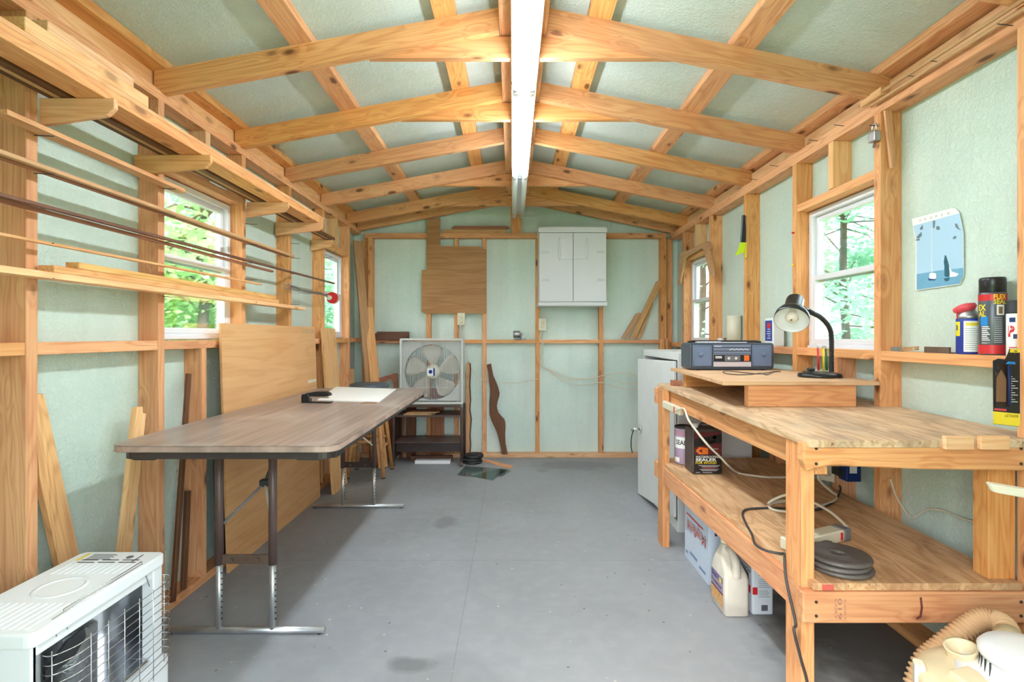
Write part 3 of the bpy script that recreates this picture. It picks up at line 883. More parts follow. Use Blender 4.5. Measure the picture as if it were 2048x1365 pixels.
# chrome reflector, a curved sheet round the burner
cr = MB(); cr.sm = True
arc = []
for i in range(17):
    a = math.pi*(.5+i/16)
    arc.append((HX1-.035+math.cos(a)*.165, (HY0+HY1)/2+math.sin(a)*.175))
lo = [cr.bm.verts.new((x, y, .165)) for x, y in arc]; hi = [cr.bm.verts.new((x, y, .425)) for x, y in arc]
for i in range(16): cr._f([lo[i], lo[i+1], hi[i+1], hi[i]])
cr.build('reflector', M_CHROME, t)
MB().bx(HX0+.03, HX1-.01, HY0+.03, HY1-.05, .150, .166).build('burner_tray', M_CHROME, t, bevel=.004)
MB().bx(HX1-.020, HX1-.004, HY0+.018, HY1-.045, .408, .434).build('front_rail', M_WHITE, t, bevel=.003)
bc = (HX1-.085, HY0+.20)
MB().lathe([(.058, 0), (.058, .20), (.048, .215), (.020, .22)], (bc[0], bc[1], .166), n=28).build('burner_chimney', pbr('perforated_steel', (.40,.41,.43), .35, .9, bumpy=.8, bs=120, var=.5), t)
MB().prism([(HX1-.010, HY0+.040, .34), (HX1-.010, HY0+.12, .345), (HX1-.010, HY0+.155, .375), (HX1-.010, HY0+.15, .40), (HX1-.010, HY0+.10, .395), (HX1-.010, HY0+.04, .36)], (.006, 0, 0)).build('control_plate', M_BLACK, t)
# guard
gd = MB(); R = .0013
gx = HX1+.048
def hoop(z, o=0):
    return smooth_path([(HX1-.004, HY0+.030, z), (HX1+.020, HY0+.028, z), (gx-.006+o, HY0+.060, z), (gx+o, HY0+.11, z), (gx+o, HY1-.10, z), (gx-.004+o, HY1-.05, z), (HX1+.024, HY1-.012, z), (HX1-.004, HY1-.010, z)], 4)
for i in range(12):
    gd.tube(hoop(.155+i*.0225), R, 6)
gd.build('guard_wires', M_CHROME, t)
gv = MB()
for y in (HY0+.03, HY0+.105, HY0+.16, HY0+.215, HY0+.27, HY0+.325, HY1-.03):
    x = gx+.002 if HY0+.08 < y < HY1-.06 else HX1+.02
    gv.tube([(x, y, .145), (x, y, .412)], R, 6)
for y0, y1 in ((HY0+.06, HY1-.09), (HY0+.09, HY1-.09)):
    zz_ = .455 if y0 < HY0+.08 else .463
    gv.tube([(HX1+.004, y0, .43), (HX1-.006, y0, zz_+.016), (HX1-.006, y1, zz_+.016), (HX1+.010, y1+.01, .40)], R, 6)
gv.build('guard_uprights', M_CHROME, t)

# ------------------------------------------------------------------ folding table
TZ = .785; TX0, TX1, TY0, TY1 = -1.350, -.585, 1.70, 3.575
t = thing('folding_table', 'long brown laminate folding table with steel legs along the left wall', 'table', ((TX0+TX1)/2, (TY0+TY1)/2, 0))
oc = rrect(TX1-TX0, TY1-TY0, .05, 6)
cx, cy = (TX0+TX1)/2, (TY0+TY1)/2
M = Matrix.Translation((cx, cy, TZ)) @ Matrix.Rotation(math.pi/2, 4, 'Z')
MB().prism([(b_, -a, -.002) for a, b_ in oc], (0, 0, .002)).build('tabletop', M_LAM, t, M)
MB().prism([(cx+a, cy+b_, TZ-.024) for a, b_ in oc], (0, 0, .0218)).build('edge_band', M_TEDGE, t, bevel=.003)
ap = MB()
oi_ = rrect(TX1-TX0-.05, TY1-TY0-.05, .045, 5); ii = rrect(TX1-TX0-.056, TY1-TY0-.056, .042, 5)
ap.frame([(cx+a, cy+b_, TZ-.051) for a, b_ in oi_], [(cx+a, cy+b_, TZ-.051) for a, b_ in ii], (0, 0, .027))
ap.build('apron', M_DKBROWN, t)
for sx in (-1, 1):
    for sy in (-1, 1):
        MB().prism([(cx+sx*(a), cy+sy*b_, TZ-.055) for a, b_ in [(.310, .912), (.361, .870), (.361, .80), (.345, .80), (.345, .86), (.31, .90), (.24, .90), (.24, .912)]], (0, 0, .031)).build('corner_guard', M_BLACKM, t)
def table_legs(y, s):
    xa, xb = -1.132, -.925
    z1 = .268
    for x in (xa, xb):
        lg = MB().cyl((x, y, z1), (x, y, TZ-.03), .0155, n=16).build('leg', M_BROWNM, t)
        MB().cyl((x, y, .020), (x, y, z1+.01), .0122, n=16).build('inner_tube', M_STEEL, lg)
        h = MB()
        for k in range(9): h.cyl((x+.011, y-.004, .06+k*.022), (x+.0135, y-.005, .06+k*.022), .003, n=8)
        h.build('pin_holes', M_BLACKM, lg)
    cb = MB().bx(xa, xb, y-.004, y+.004, z1+.002, z1+.038).build('cross_plate', M_RUST if s > 0 else M_DKBROWN, t, bevel=.001)
    for x in (xa+.045, xb-.06): MB().bx(x, x+.012, y-.012, y-.003, z1+.012, z1+.026).build('clip', M_RUST, cb)
    xm = (xa+xb)/2
    hub = V((xm+.01, y+s*.13, .545))
    for x in (xa, xb):
        MB().tube([(x, y, .41), hub], .0055, 8).build('brace', M_GREY if x == xa else M_BEIGE, t)
    MB().tube([hub, (xm+.015, y+s*.34, TZ-.03)], .007, 8).build('brace', M_DKBROWN, t)
    MB().bx(hub.x-.018, hub.x+.018, hub.y-.014, hub.y+.014, hub.z-.014, hub.z+.014).build('brace_lock', M_BLACKM, t, bevel=.003)
    ft = MB().cyl((-1.338, y, .0145), (-.724, y, .0145), .0128, n=16).build('foot_bar', M_STEEL, t)
    for x in (-1.318, -.745): MB().cyl((x, y, .0), (x, y, .006), .008, n=10).build('foot_pad', M_BLACKM, ft)
table_legs(1.976, 1)
table_legs(3.42, -1)

# on the table
z = TZ+.0005
pp = [PZ(672, 775.5, z), PZ(792, 780, z), PZ(758, 805.5, z), PZ(634, 802.5, z)]
one(MB().prism([V((p.x, p.y, z)) for p in pp], (0, 0, .006)).build('paper_pad', M_PAPER), 'large white paper pad lying on the folding table', 'paper')
pp = [PZ(720, 807, z), PZ(738, 803, z), PZ(756, 801.7, z), PZ(757.5, 804, z), PZ(752, 807, z)]
one(MB().prism([V((p.x, p.y-.01, z)) for p in pp], (0, 0, .0012)).build('paper_scrap', M_KRAFT, bevel=0), 'torn brown paper scrap at the near edge of the white pad', 'paper')
ps = PZ(634, 806, z)
t = thing('stapler', 'black desk stapler on the folding table beside the white pad', 'stapler', (ps.x, ps.y, z))
M = axes(V((ps.x, ps.y, z)), V((1, -.12, 0)), V((.12, 1, 0)))
MB().bx(-.083, .083, -.018, .018, 0, .007).build('base', M_BLACK, t, M, bevel=.002)
MB().prism([(-.083, -.018, .006), (-.083, -.018, .040), (-.074, -.018, .047), (-.045, -.018, .050), (-.038, -.018, .040), (-.038, -.018, .006)], (0, .036, 0)).build('hinge_block', M_BLACK, t, M, bevel=.003)
MB().prism([(-.070, -.016, .042), (-.055, -.016, .053), (.0, -.016, .062), (.055, -.016, .063), (.076, -.016, .054), (.080, -.016, .040), (.06, -.016, .036), (-.04, -.016, .034)], (0, .032, 0)).build('arm', M_BLACK, t, M, bevel=.004, seg=2)
MB().bx(-.04, .070, -.008, .008, .026, .034).build('magazine', M_CHROME, t, M)

# ------------------------------------------------------------------ stool and things behind the table
t = thing('bar_stool', 'round stool with blue grey cushion and wooden legs beyond the table', 'stool', (-1.19, 4.26, 0))
sc_ = V((-1.19, 4.26, .70))
MB().lathe([(.150, 0), (.160, .008), (.162, .022), (.158, .030), (.163, .036), (.160, .056), (.148, .066), (.08, .070), (.01, .071)], sc_-V((0, 0, .012)), n=32).build('seat', M_VINYLSEAT, t)
MB().cyl(sc_-V((0, 0, .03)), sc_-V((0, 0, .011)), .140, n=28).build('seat_base', W_STOOL, t)
ft_ = [V((-1.037, 4.117, 0)), V((-1.036, 4.41, 0)), V((-1.337, 4.40, 0)), V((-1.33, 4.117, 0))]
tp_ = [V((sc_.x+(p.x-sc_.x)*.56, sc_.y+(p.y-sc_.y)*.56, .672)) for p in ft_]
for f_, q in zip(ft_, tp_):
    lg = MB().cyl(f_+(q-f_)*.012, q, .0155, .0175, n=14).build('leg', W_STOOL, t)
    MB().cyl(f_, f_+(q-f_)*.014, .017, n=14).build('leg_cap', M_BLACKM, lg)
for i, zz_ in enumerate((.24, .29, .24, .29)):
    a, b = ft_[i], ft_[(i+1) % 4]; qa, qb = tp_[i], tp_[(i+1) % 4]
    k = zz_/.672
    MB().cyl(a.lerp(qa, k), b.lerp(qb, k), .011, n=12).build('rung', W_STOOL, t)

# rounded wooden frame leaning on the back wall
fo = [P(x, y, 4.70) for x, y in ((740, 765), (751, 758.5), (772, 752.5), (788, 747), (793, 747.5), (795, 760), (794, 806), (742, 822))]
fi = [P(x, y, 4.70) for x, y in ((752, 773), (758, 770), (772, 763), (779, 758.5), (784, 760), (787, 768), (787, 800), (752, 812))]
t = thing('picture_frame', 'brown wooden frame with rounded opening leaning behind the stool', 'frame', V((-1.19, 4.72, 0)))
MB().frame(fo, fi, (0, .02, .0)).build('border', W_RED, t, bevel=.002)
MB().prism([P(x, y, 4.716) for x, y in ((738, 812), (790, 800), (787, 925), (738, 925))], (0, .01, 0)).build('lower_panel', W_RED, t)

# ------------------------------------------------------------------ television cart with the box fan
CX0, CX1, CY0, CY1 = -1.045, -.447, 4.497, 4.80
t = thing('metal_cart', 'brown steel television cart with shelves against the back wall', 'cart', ((CX0+CX1)/2, 4.65, 0))
ztp = .548
for y in (CY0, CY1-.02):
    r_ = .035
    pts = [(CX0, y, .045), (CX0, y, ztp-.012-r_)]
    pts += [(CX0+r_-r_*math.cos(a), y, ztp-.012-r_+r_*math.sin(a)) for a in (.5, 1.0, 1.4)]
    pts += [(CX1-r_+r_*math.sin(a), y, ztp-.012-r_+r_*math.cos(a)) for a in (.2, .6, 1.0, 1.4)]
    pts += [(CX1, y, ztp-.012-r_), (CX1, y, .045)]
    MB().tube(pts, .0125, 10).build('tube_frame', M_BROWNM, t)
MB().bx(CX0+.02, CX1-.02, CY0-.004, CY1, ztp-.026, ztp).build('top_shelf', W_RED, t, bevel=.002)
MB().bx(CX0+.006, CX1-.008, CY0-.012, CY1, .436, .452).build('middle_shelf', M_BROWNM, t, bevel=.002)
MB().bx(CX0+.006, CX1-.008, CY0-.002, CY1, .206, .216).build('lower_shelf', M_BROWNM, t, bevel=.002)
MB().bx(CX0+.010, CX1-.010, CY0+.05, CY0+.06, .120, .205).build('apron_panel', M_DKBROWN, t)
MB().bx(CX0-.006, CX0+.004, CY0+.015, CY1-.02, .06, .44).build('side_panel', M_DKBROWN, t)
for x in (CX0, CX1):
    for y in (CY0, CY1-.02):
        c_ = MB().cyl((x-.010, y, .020), (x+.010, y, .020), .020, n=16).build('caster', M_BROWNM, t)
        MB().bx(x-.012, x+.012, y-.008, y+.008, .03, .05).build('fork', M_BROWNM, c_)
# fan
FX0, FX1, FYF, FYB, FZ0, FZ1 = -.9865, -.433, 4.475, 4.655, .5485, 1.126
t = thing('box_fan', 'square white box fan with cream blades standing on the cart', 'fan', ((FX0+FX1)/2, 4.56, FZ0))
cx, cz = (FX0+FX1)/2, (FZ0+FZ1)/2-.008
sq = lambda d, y: [(FX0+d, y, FZ0+d), (FX1-d, y, FZ0+d), (FX1-d, y, FZ1-d), (FX0+d, y, FZ1-d)]
MB().frame(sq(0, FYF), sq(.018, FYF), (0, FYB-FYF, 0)).build('housing', M_FANGREY, t, bevel=.004)
# front plate with a round opening
pl = MB(); n = 48; RO = .247
ci = [(cx+RO*math.cos(2*math.pi*i/n), FYF+.055, cz+RO*math.sin(2*math.pi*i/n)) for i in range(n)]
def sqpt(a):
    c_, s_ = math.cos(a), math.sin(a); k = .262/max(abs(c_), abs(s_))
    return (cx+c_*k, FYF+.055, cz+.008+s_*k)
co = [sqpt(2*math.pi*i/n) for i in range(n)]
pl.frame(co, ci, (0, .006, 0)).build('shroud', M_FANGREY, t)
gr = MB()
for i in range(37):
    x = FX0+.024+(FX1-FX0-.048)*i/36
    gr.bx(x-.0012, x+.0012, FYF+.008, FYF+.012, FZ0+.018, FZ1-.018)
for z_ in (FZ0+.145, FZ1-.145): gr.bx(FX0+.018, FX1-.018, FYF+.012, FYF+.016, z_-.0015, z_+.0015)
gr.build('grille', M_CABW, t)
MB().lathe([(RO, 0), (RO, .085), (RO+.006, .085), (RO+.006, 0), (RO, 0)], (cx, FYF+.057, cz), (0, 1, 0), n=48, cap=False).build('shadow_ring', M_FANGREY, t)  # ring added to put shadow in the gaps behind the blades
bg_ = MB()
for i in range(25):
    x = FX0+.03+(FX1-FX0-.06)*i/24
    bg_.bx(x-.0012, x+.0012, FYB-.010, FYB-.006, FZ0+.018, FZ1-.018)
bg_.build('rear_grille', M_GREY, t)
MB().cyl((cx, FYF+.12, cz), (cx, FYB-.012, cz), .055, n=24).build('motor', M_GREY, t)
hubc = V((cx, FYF+.075, cz))
for k in range(5):
    a = math.radians(88+72*k)
    bl = MB(); bl.sm = True
    rows = []
    for r_, hw in ((.055, .30), (.10, .40), (.15, .46), (.20, .46), (.228, .40), (.238, .28)):
        row = []
        for j in range(7):
            u = -1+2*j/6
            an = a+u*hw*(1 if r_ > .06 else 1)+.06*(r_-.1)/.1
            row.append(bl.bm.verts.new((cx+r_*math.cos(an), FYF+.095-u*.028, cz+r_*math.sin(an))))
        rows.append(row)
    for p_, q_ in zip(rows, rows[1:]):
        for j in range(6): bl._f([p_[j], p_[j+1], q_[j+1], q_[j]])
    ge = bmesh.ops.solidify(bl.bm, geom=list(bl.bm.faces), thickness=.003)
    bl.build('blade', M_BLADE, t)
hb = MB().lathe([(.064, 0), (.066, .02), (.062, .045), (.052, .055), (.045, .058)], (cx, FYF+.125, cz), axis=(0, -1, 0), n=32).build('hub', M_CREAM, t)
yb = FYF+.0665
bd = MB().bx(cx-.035, cx+.030, FYF+.005, FYF+.008, cz-.032, cz+.036).build('badge', M_TEXTW, t)
MB().lathe([(.017, 0), (.017, .0006)], (cx-.008, FYF+.0048, cz+.006), axis=(0, -1, 0), n=24).build('round_logo', M_BLUE, bd)
MB().bx(cx+.016, cx+.030, FYF+.004, FYF+.0049, cz-.030, cz+.036).build('blue_stripe', M_BLUE, bd)
# things on and under the cart
for i, (px0, px1, zz_, lb) in enumerate(((793, 862, .4525, 'lowest of the tan cards on the cart shelf'), (796, 858, .4605, 'middle one of the tan cards on the cart shelf'), (800, 871, .4685, 'topmost tan card on the cart shelf, sticking out to the right'))):
    a, b = P(px0, 820, 4.50), P(px1, 820, 4.50)
    one(MB().prism([(a.x+.06, 4.50, zz_), (b.x-.01*i, 4.495, zz_), (b.x+.03, 4.56, zz_), (b.x, 4.70, zz_), (a.x+.06, 4.70, zz_)], (0, 0, .0065)).build('card_sheet', M_MANILA), lb, 'card', 'tan cards on the cart shelf')
def lean(name, px0, px1, ztop, y0, y1, mat, label):
    a, b = P(px0, 800, y0), P(px1, 800, y0)
    x0, x1 = a.x, b.x
    return one(board(name, ((x0+x1)/2, y0, .001), ((x0+x1)/2, y1, ztop), x1-x0, .016, (1, 0, 0), mat), label, 'board', 'boards leaning behind the cart')
lean('leaning_board', 812, 832, .62, 4.815, 4.832, W_DARK, 'dark reddish board leaning behind the left half of the cart')
lean('leaning_board', 862, 888, .66, 4.815, 4.832, W_RED, 'pinkish board leaning behind the middle of the cart')
lean('leaning_board', 801, 808, .58, 4.815, 4.832, W_RED, 'narrow tapered board leaning behind the left end of the cart')
a = P(800, 925, 4.6)
one(MB().bx(-.875, -.560, 4.585, 4.66, .0005, .032).build('white_trim_piece', M_WHITE, bevel=.002), 'white painted trim piece lying on the floor under the cart', 'trim piece')
one(MB().bx(-.93, -.55, 4.68, 4.72, .0005, .05).build('dark_offcut', W_DARK), 'dark wood offcut lying behind the white trim piece under the cart', 'offcut')
# live-edge board
pts = [P(x, y, 4.785) for x, y in ((930.5, 916), (932.5, 730), (934, 725), (937, 724.5))]
rg = [P(x, y, 4.785) for x, y in ((940.5, 727), (941.5, 740), (940, 770), (941.5, 800), (940, 820), (943, 840), (940.5, 870), (941.5, 890), (940, 914))]
t = thing('live_edge_board', 'tan board with rough bark edge leaning right of the fan', 'board', P(936, 914, 4.79))
polyboard('plank', pts+rg, (0, .022, 0), W_TAN, t, grain=(0, 0, 1))
ed_ = rg+[p+V((-.010, 0, 0)) for p in reversed(rg)]
MB().prism([p+V((.002, -.002, 0)) for p in ed_], (0, .026, 0)).build('bark_edge', M_EDGEBARK, t)
# wavy board
wv = ((1178,362),(1213,352),(1222,400),(1232,450),(1252,495),(1270,540),(1282,590),(1278,620),(1268,650),(1260,690),(1264,720),(1275,750),(1296,775),(1320,800),(1328,825),(1330,860),(1326,920),(1330,1000),(1347,1083),(1300,1083),(1285,1000),(1265,920),(1245,870),(1225,830),(1210,795),(1200,760),(1198,690),(1201,640),(1205,600),(1204,555),(1198,510),(1190,430))
pts = []
for x, y in wv:
    px, py = 680+x/4.016, 640+y/4.016
    pts.append(P(px, py, 4.79+.03*(914-py)/190))
one(polyboard('wavy_template', pts, (0, .018, 0), W_DARK, None, grain=(.15, 0, -1)), 'dark brown board sawn in a wavy S curve leaning on the back wall', 'board')
# on the floor at the back
for i, lb in enumerate(('bottom black weight plate in the floor stack beside the cart', 'middle black weight plate in the floor stack beside the cart', 'top black weight plate in the floor stack beside the cart')):
    zz_ = .0005+i*.0255
    o = MB().lathe([(.016, .012), (.016, .024), (.030, .0245), (.034, .018), (.070, .018), (.076, .0245), (.086, .0235), (.089, .012), (.086, .001), (.016, .0005), (.016, .012)], (-.362+.006*i*(-1)**i, 4.64, zz_), n=40, cap=False).build('weight_plate', M_BLACKM)
    one(o, lb, 'weight plate', 'black weight plates on the floor')
one(board('floor_stick', P(964, 921, 4.725)*1.0, V((-.012, 4.44, .0105)), .045, .02, (1, .9, 0), W_CLEAR), 'light wooden stick lying on the floor by the back wall', 'stick')
bpy.context.view_layer.update()
def floor_pts(pp, z): return [V((q.x, q.y, z)) for q in (PZ(x, y, z) for x, y in pp)]
one(MB().prism(floor_pts(((914, 951), (931, 933), (1019, 940), (996, 951), (985, 959)), .0008), (0, 0, .004)).build('glass_sheet', M_DGLASS), 'upper dark glass sheet lying on the floor near the weight plates', 'glass sheet', 'glass sheets on the floor')
one(MB().prism(floor_pts(((985, 962.5), (940, 953), (1000, 938), (1023, 943), (1008, 951), (1004, 953.5), (996, 954)), .0001), (0, 0, .0005)).build('glass_sheet', M_DGLASS), 'lower glass sheet with a notched corner under the other floor glass', 'glass sheet', 'glass sheets on the floor')

# ------------------------------------------------------------------ on the back wall
def z4(x, y): return 600+x/2.844, 400+y/2.844
po = [P(*z4(x, y), 4.828) for x, y in ((722,105),(798,105),(798,262),(1028,265),(1028,280),(1060,281),(1060,648),(705,648),(692,635),(692,400),(720,400))]
one(polyboard('oak_board', po, (0, .008, 0), W_OAK, None, grain=(1, 0, 0)), 'oak-grain panel with stepped cutouts fixed to the back wall', 'panel')
a, b = P(885, 466, 4.83), P(1012, 458.5, 4.83)
one(bbox_board('shelf_board', a.x, b.x, 4.842, 4.90, 2.1225, 2.157, W_TAN), 'flat board lying on the top rail under the rounded tray', 'board')
t = thing('wooden_tray', 'brown rounded tray resting on the flat board at the top of the back wall', 'tray', ((a.x+b.x)/2, 4.87, 2.158))
x0, x1 = P(903, 0, 4.83).x, P(1020, 0, 4.83).x
zt0, zt1 = 2.158, 2.190
oc = [(x0, zt0), (x1-.02, zt0), (x1, zt0+.012), (x1-.004, zt1-.010), (x1-.02, zt1), (x0+.03, zt1), (x0+.012, zt1-.006), (x0, zt1-.018)]
polyboard('rim', [(x, 4.845, z_) for x, z_ in oc], (0, .010, 0), W_RED, t, grain=(1, 0, 0))
MB().bx(x0+.03, x1-.04, 4.856, 4.90, zt0, zt1-.006).build('tray_bottom', M_DKBROWN, t)

# white wall cabinet
WX0, WX1, WY0, WZ0, WZ1 = .231, .842, 4.55, 1.4155, 2.119
t = thing('wall_cabinet', 'white plastic two-door storage cabinet mounted high on the back wall', 'cabinet', ((WX0+WX1)/2, 4.69, WZ0))
MB().bx(WX0+.006, WX1-.006, WY0+.02, 4.842, WZ0+.012, WZ1-.03).build('body', M_CABW, t, bevel=.004)
MB().prism([(x, WY0-.004, z_) for x, z_ in ((WX0-.002, WZ1-.050), (WX1+.002, WZ1-.050), (WX1+.002, WZ1-.014), (WX1-.012, WZ1-.002), ((WX0+WX1)/2, WZ1+.002), (WX0+.012, WZ1-.002), (WX0-.002, WZ1-.014))], (0, 4.842-WY0, 0)).build('cap', M_CABW, t, bevel=.006, seg=2)
MB().bx(WX0, WX1, WY0-.002, 4.842, WZ0, WZ0+.034).build('plinth', M_CABW, t, bevel=.005, seg=2)
xm = WX0+.308
for a, b, s in ((WX0+.008, xm-.0025, 1), (xm+.0025, WX1-.008, -1)):
    d_ = MB().bx(a, b, WY0, WY0+.022, WZ0+.038, WZ1-.053).build('door', M_CABW, t, bevel=.004, seg=2)
    hx = xm-s*.047
    # recessed pull: raised oval rim and curved grip
    gp = MB()
    hz0, hz1 = WZ1-.288, WZ1-.108
    w0, w1 = (xm-.116, xm-.0028) if s > 0 else (xm+.0028, xm+.116)
    xs_ = [w0+(w1-w0)*i/10 for i in range(11)]
    for i in range(10):
        def dep(x):
            u = abs(x-xm)/.116
            return WY0-.012*(max(0, 1-u*u))**.5
        xa, xb = xs_[i], xs_[i+1]
        hexa = [(xa, dep(xa), hz0), (xb, dep(xb), hz0), (xb, WY0+.002, hz0), (xa, WY0+.002, hz0), (xa, dep(xa), hz1), (xb, dep(xb), hz1), (xb, WY0+.002, hz1), (xa, WY0+.002, hz1)]
        gp.hexa(hexa)
    bmesh.ops.remove_doubles(gp.bm, verts=gp.bm.verts, dist=.0001)
    h_ = gp.build('handle', M_CABW, d_)
    ar = [(xm-s*(.118+.014*math.cos(a_)), WY0-.003, (hz0+hz1)/2+.098*math.sin(a_)) for a_ in [math.pi*(i/12-.5) for i in range(13)]]
    MB().tube(ar, .005, 8).build('handle_rim', M_CABW, d_)
    for z_ in (WZ1-.235, WZ1-.484):
        x_ = a+.018 if s > 0 else b-.018-.066
        hg = MB()
        for k in (0, .014): hg.bx(x_, x_+.066, WY0-.006, WY0+.001, z_+k, z_+k+.009)
        hg.build('hinge_ribs', M_CABW, d_, bevel=.0025)
# fixtures: outlets
def outlet(name, label, c, nrm, up=V((0, 0, 1)), s=1.0, plug=False):
    t = thing(name, label, 'outlet', c)
    n = V(nrm).normalized(); rt = up.cross(n).normalized()
    M = axes(V(c), rt, up)
    MB().bx(-.035*s, .035*s, -.057*s, .057*s, -.035, .004).build('cover_plate', M_BEIGE, t, M, bevel=.002)
    for k in (-1, 1):
        r_ = MB().lathe([(.0165*s, 0), (.0165*s, .0018)], M @ V((0, k*.0195*s, .0035)), n, n=20).build('receptacle', M_CREAM, t)
        sl = MB()
        for dx, h in ((-.006, .008), (.006, .0065)): sl.box((dx, k*.0195*s+.003, .0056), (.0018, h, .0006))
        sl.cyl((0, k*.0195*s-.008, .005), (0, k*.0195*s-.008, .0059), .0022, n=8)
        sl.build('slots', M_BLACKM, r_, M)
    return t, M
c1 = P(922.3, 638.5, 4.80)
outlet('wall_outlet', 'beige wall outlet with a plugged-in cord under the oak panel', c1, (0, -1, 0))
c2 = P(1085, 649.5, 4.80)
outlet('wall_outlet', 'beige empty wall outlet below the white wall cabinet', c2, (0, -1, 0))
t = thing('fan_cable', 'grey cord with round plug hanging from the outlet under the oak panel', 'cord', c1)
q = c1+V((0, -.0062, -.0195))
MB().lathe([(.013, 0), (.016, .006), (.015, .022), (.008, .028)], q, (0, -1, 0), n=18).build('plug', M_CREAM, t)
pts = [q+V((0, -.026, 0)), P(921, 652, 4.775), P(923, 668, 4.80), P(924, 680, 4.82), P(931, 705, 4.82), P(936, 720, 4.83), P(946, 740, 4.832), P(958, 757, 4.832), P(966, 762, 4.834)]
cable('cord', pts, .0035, M_CORDW, t)
t = thing('wall_cable', 'thin white cable stretched across two studs behind the wavy board', 'cable', P(1020, 765, 4.8))
cable('cable', [P(966, 763, 4.838), P(975, 761, 4.838), P(1000, 765, 4.836), P(1035, 766, 4.835), P(1068, 760, 4.838), P(1078, 759, 4.838)], .003, M_CORDW, t)
def zc(lst, Y): return [P(*z4(x, y), Y) for x, y in lst]
lst = [((1372, 745), (1366, 770), (1380, 800), (1370, 860), (1366, 925), (1400, 960), (1470, 1000), (1530, 1025), (1620, 1018), (1700, 1005), (1780, 990), (1850, 985), (1935, 1010)),
       ((1380, 745), (1372, 775), (1384, 830), (1372, 900), (1370, 940), (1430, 985), (1500, 1030), (1560, 1052), (1640, 1050), (1700, 1040), (1760, 1050), (1800, 1068), (1935, 1085)),
       ((1385, 900), (1384, 950), (1440, 975), (1540, 1015), (1660, 1018), (1720, 1002), (1780, 1020), (1850, 1045), (1935, 1045))]
for l, lb in zip(lst, ('upper pale cable drooping from the outlet below the white cabinet', 'lowest pale cable sagging toward the tall steel cabinet', 'middle pale cable tucked between the two sagging cables')):
    one(cable('wall_cable', zc(l, 4.832), .0035, M_CORDW), lb, 'cable', 'pale cables along the back wall')
# pencil sharpener on the rail
c = P(1036, 667, 4.84)
t = thing('pencil_sharpener', 'small grey crank pencil sharpener mounted on the back rail', 'pencil sharpener', V((c.x, 4.84, 1.112)))
MB().cyl((c.x-.045, 4.85, 1.165), (c.x+.022, 4.85, 1.165), .033, n=22).build('body', M_ZINC, t, bevel=.003)
MB().bx(c.x-.03, c.x+.035, 4.82, 4.875, 1.1125, 1.120).bx(c.x+.02, c.x+.036, 4.835, 4.865, 1.118, 1.15).build('base', M_GREY, t)
MB().cyl((c.x+.022, 4.85, 1.165), (c.x+.05, 4.85, 1.165), .009, n=12).bx(c.x+.046, c.x+.052, 4.845, 4.853, 1.118, 1.17).cyl((c.x+.05, 4.85, 1.122), (c.x+.072, 4.85, 1.122), .008, n=12).build('crank', M_STEEL, t)
# dark blocks on the rail, left
a, b = P(744, 670, 4.80), P(815, 670, 4.80)
one(bbox_board('wood_block', a.x, b.x, 4.805, 4.845, 1.1125, 1.175, W_DARK), 'dark brown block sitting on the back rail at the far left', 'block')
one(bbox_board('wood_block', a.x+.03, b.x+.002, 4.847, 4.88, 1.1125, 1.188, W_DARK), 'slightly taller dark block directly behind the first one on the rail', 'block')
c = P(822, 676, 4.83)
one(MB().lathe([(.018, 0), (.022, .006), (.012, .014), (.004, .016)], (c.x, 4.86, 1.1125), n=16).build('bottle_stopper', M_WHITE), 'tiny white cap lying on the back rail beside the dark blocks', 'cap')
# three sticks leaning on the rail at right
def zm8(x, y, Y): return P(1020+x/4.55, 420+y/4.55, Y)
for l, lb in ((((1012, 1172), (1060, 1172), (1190, 960), (1192, 942), (1172, 936), (1150, 945), (1132, 966)), 'shortest rounded stick of the three leaning on the rail at right'),
              (((1090, 1172), (1136, 1172), (1376, 690), (1372, 652), (1352, 642), (1332, 655)), 'longest stick, in the middle of the three on the rail at right')):
    one(polyboard('leaning_stick', [zm8(x, y, 4.835 if 'long' in lb else 4.85) for x, y in l], (0, .014, 0), W_TAN, None, grain=(.5, 0, 1)), lb, 'stick', 'sticks leaning on the back rail')
one(polyboard('leaning_stick', [zm8(x, y, 4.866) for x, y in ((1150, 1172), (1190, 1172), (1300, 860), (1300, 830))], (0, .014, 0), W_TAN, None, grain=(.5, 0, 1)), 'rightmost stick half hidden behind the longest one on the rail', 'stick', 'sticks leaning on the back rail')
for i, (x0, x1) in enumerate(((1363, 1376), (1378, 1396), (1416, 1432))):
    a, b = zm8(x0+5, 1150, 4.79), zm8(x1+5, 1150, 4.79)
    one(bbox_board('corner_lath', a.x, b.x, 4.785-.0*i, 4.803, .002, 1.118+.006*i, W_CLEAR, grain=2), ('left', 'middle', 'right')[i]+' one of three thin slats standing in the back right corner', 'slat', 'slats in the back right corner')

# ------------------------------------------------------------------ tall white steel cabinet
SX0, SX1, SY0, SY1, SZ = .966, 1.40, 2.99, 3.775, 1.05
t = thing('steel_cabinet', 'tall white steel cabinet with door ajar between bench and back wall', 'cabinet', ((SX0+SX1)/2, 3.38, 0))
th = .012
b = MB().bx(SX0, SX1, SY0, SY0+th, .0, SZ).bx(SX0, SX1, SY1-th, SY1, .0, SZ).bx(SX1-th, SX1, SY0+th, SY1-th, .0, SZ)
b.bx(SX0, SX1-th, SY0+th, SY1-th, SZ-.045, SZ).bx(SX0, SX1-th, SY0+th, SY1-th, 0, .06)
b.build('body', M_STEELW, t, bevel=.002)
MB().bx(SX0+.03, SX1-.014, SY0+th, SY1-th, .52, .535).build('inner_shelf', M_STEELW, t)
hy = SY0+.012
far = V((.921, 3.70, 0)); near = V((SX0-.004, hy, 0))
dv = (far-near).normalized(); nn = V((-dv.y, dv.x, 0))*.016
Mz = Matrix.Identity(4)
d_ = MB()
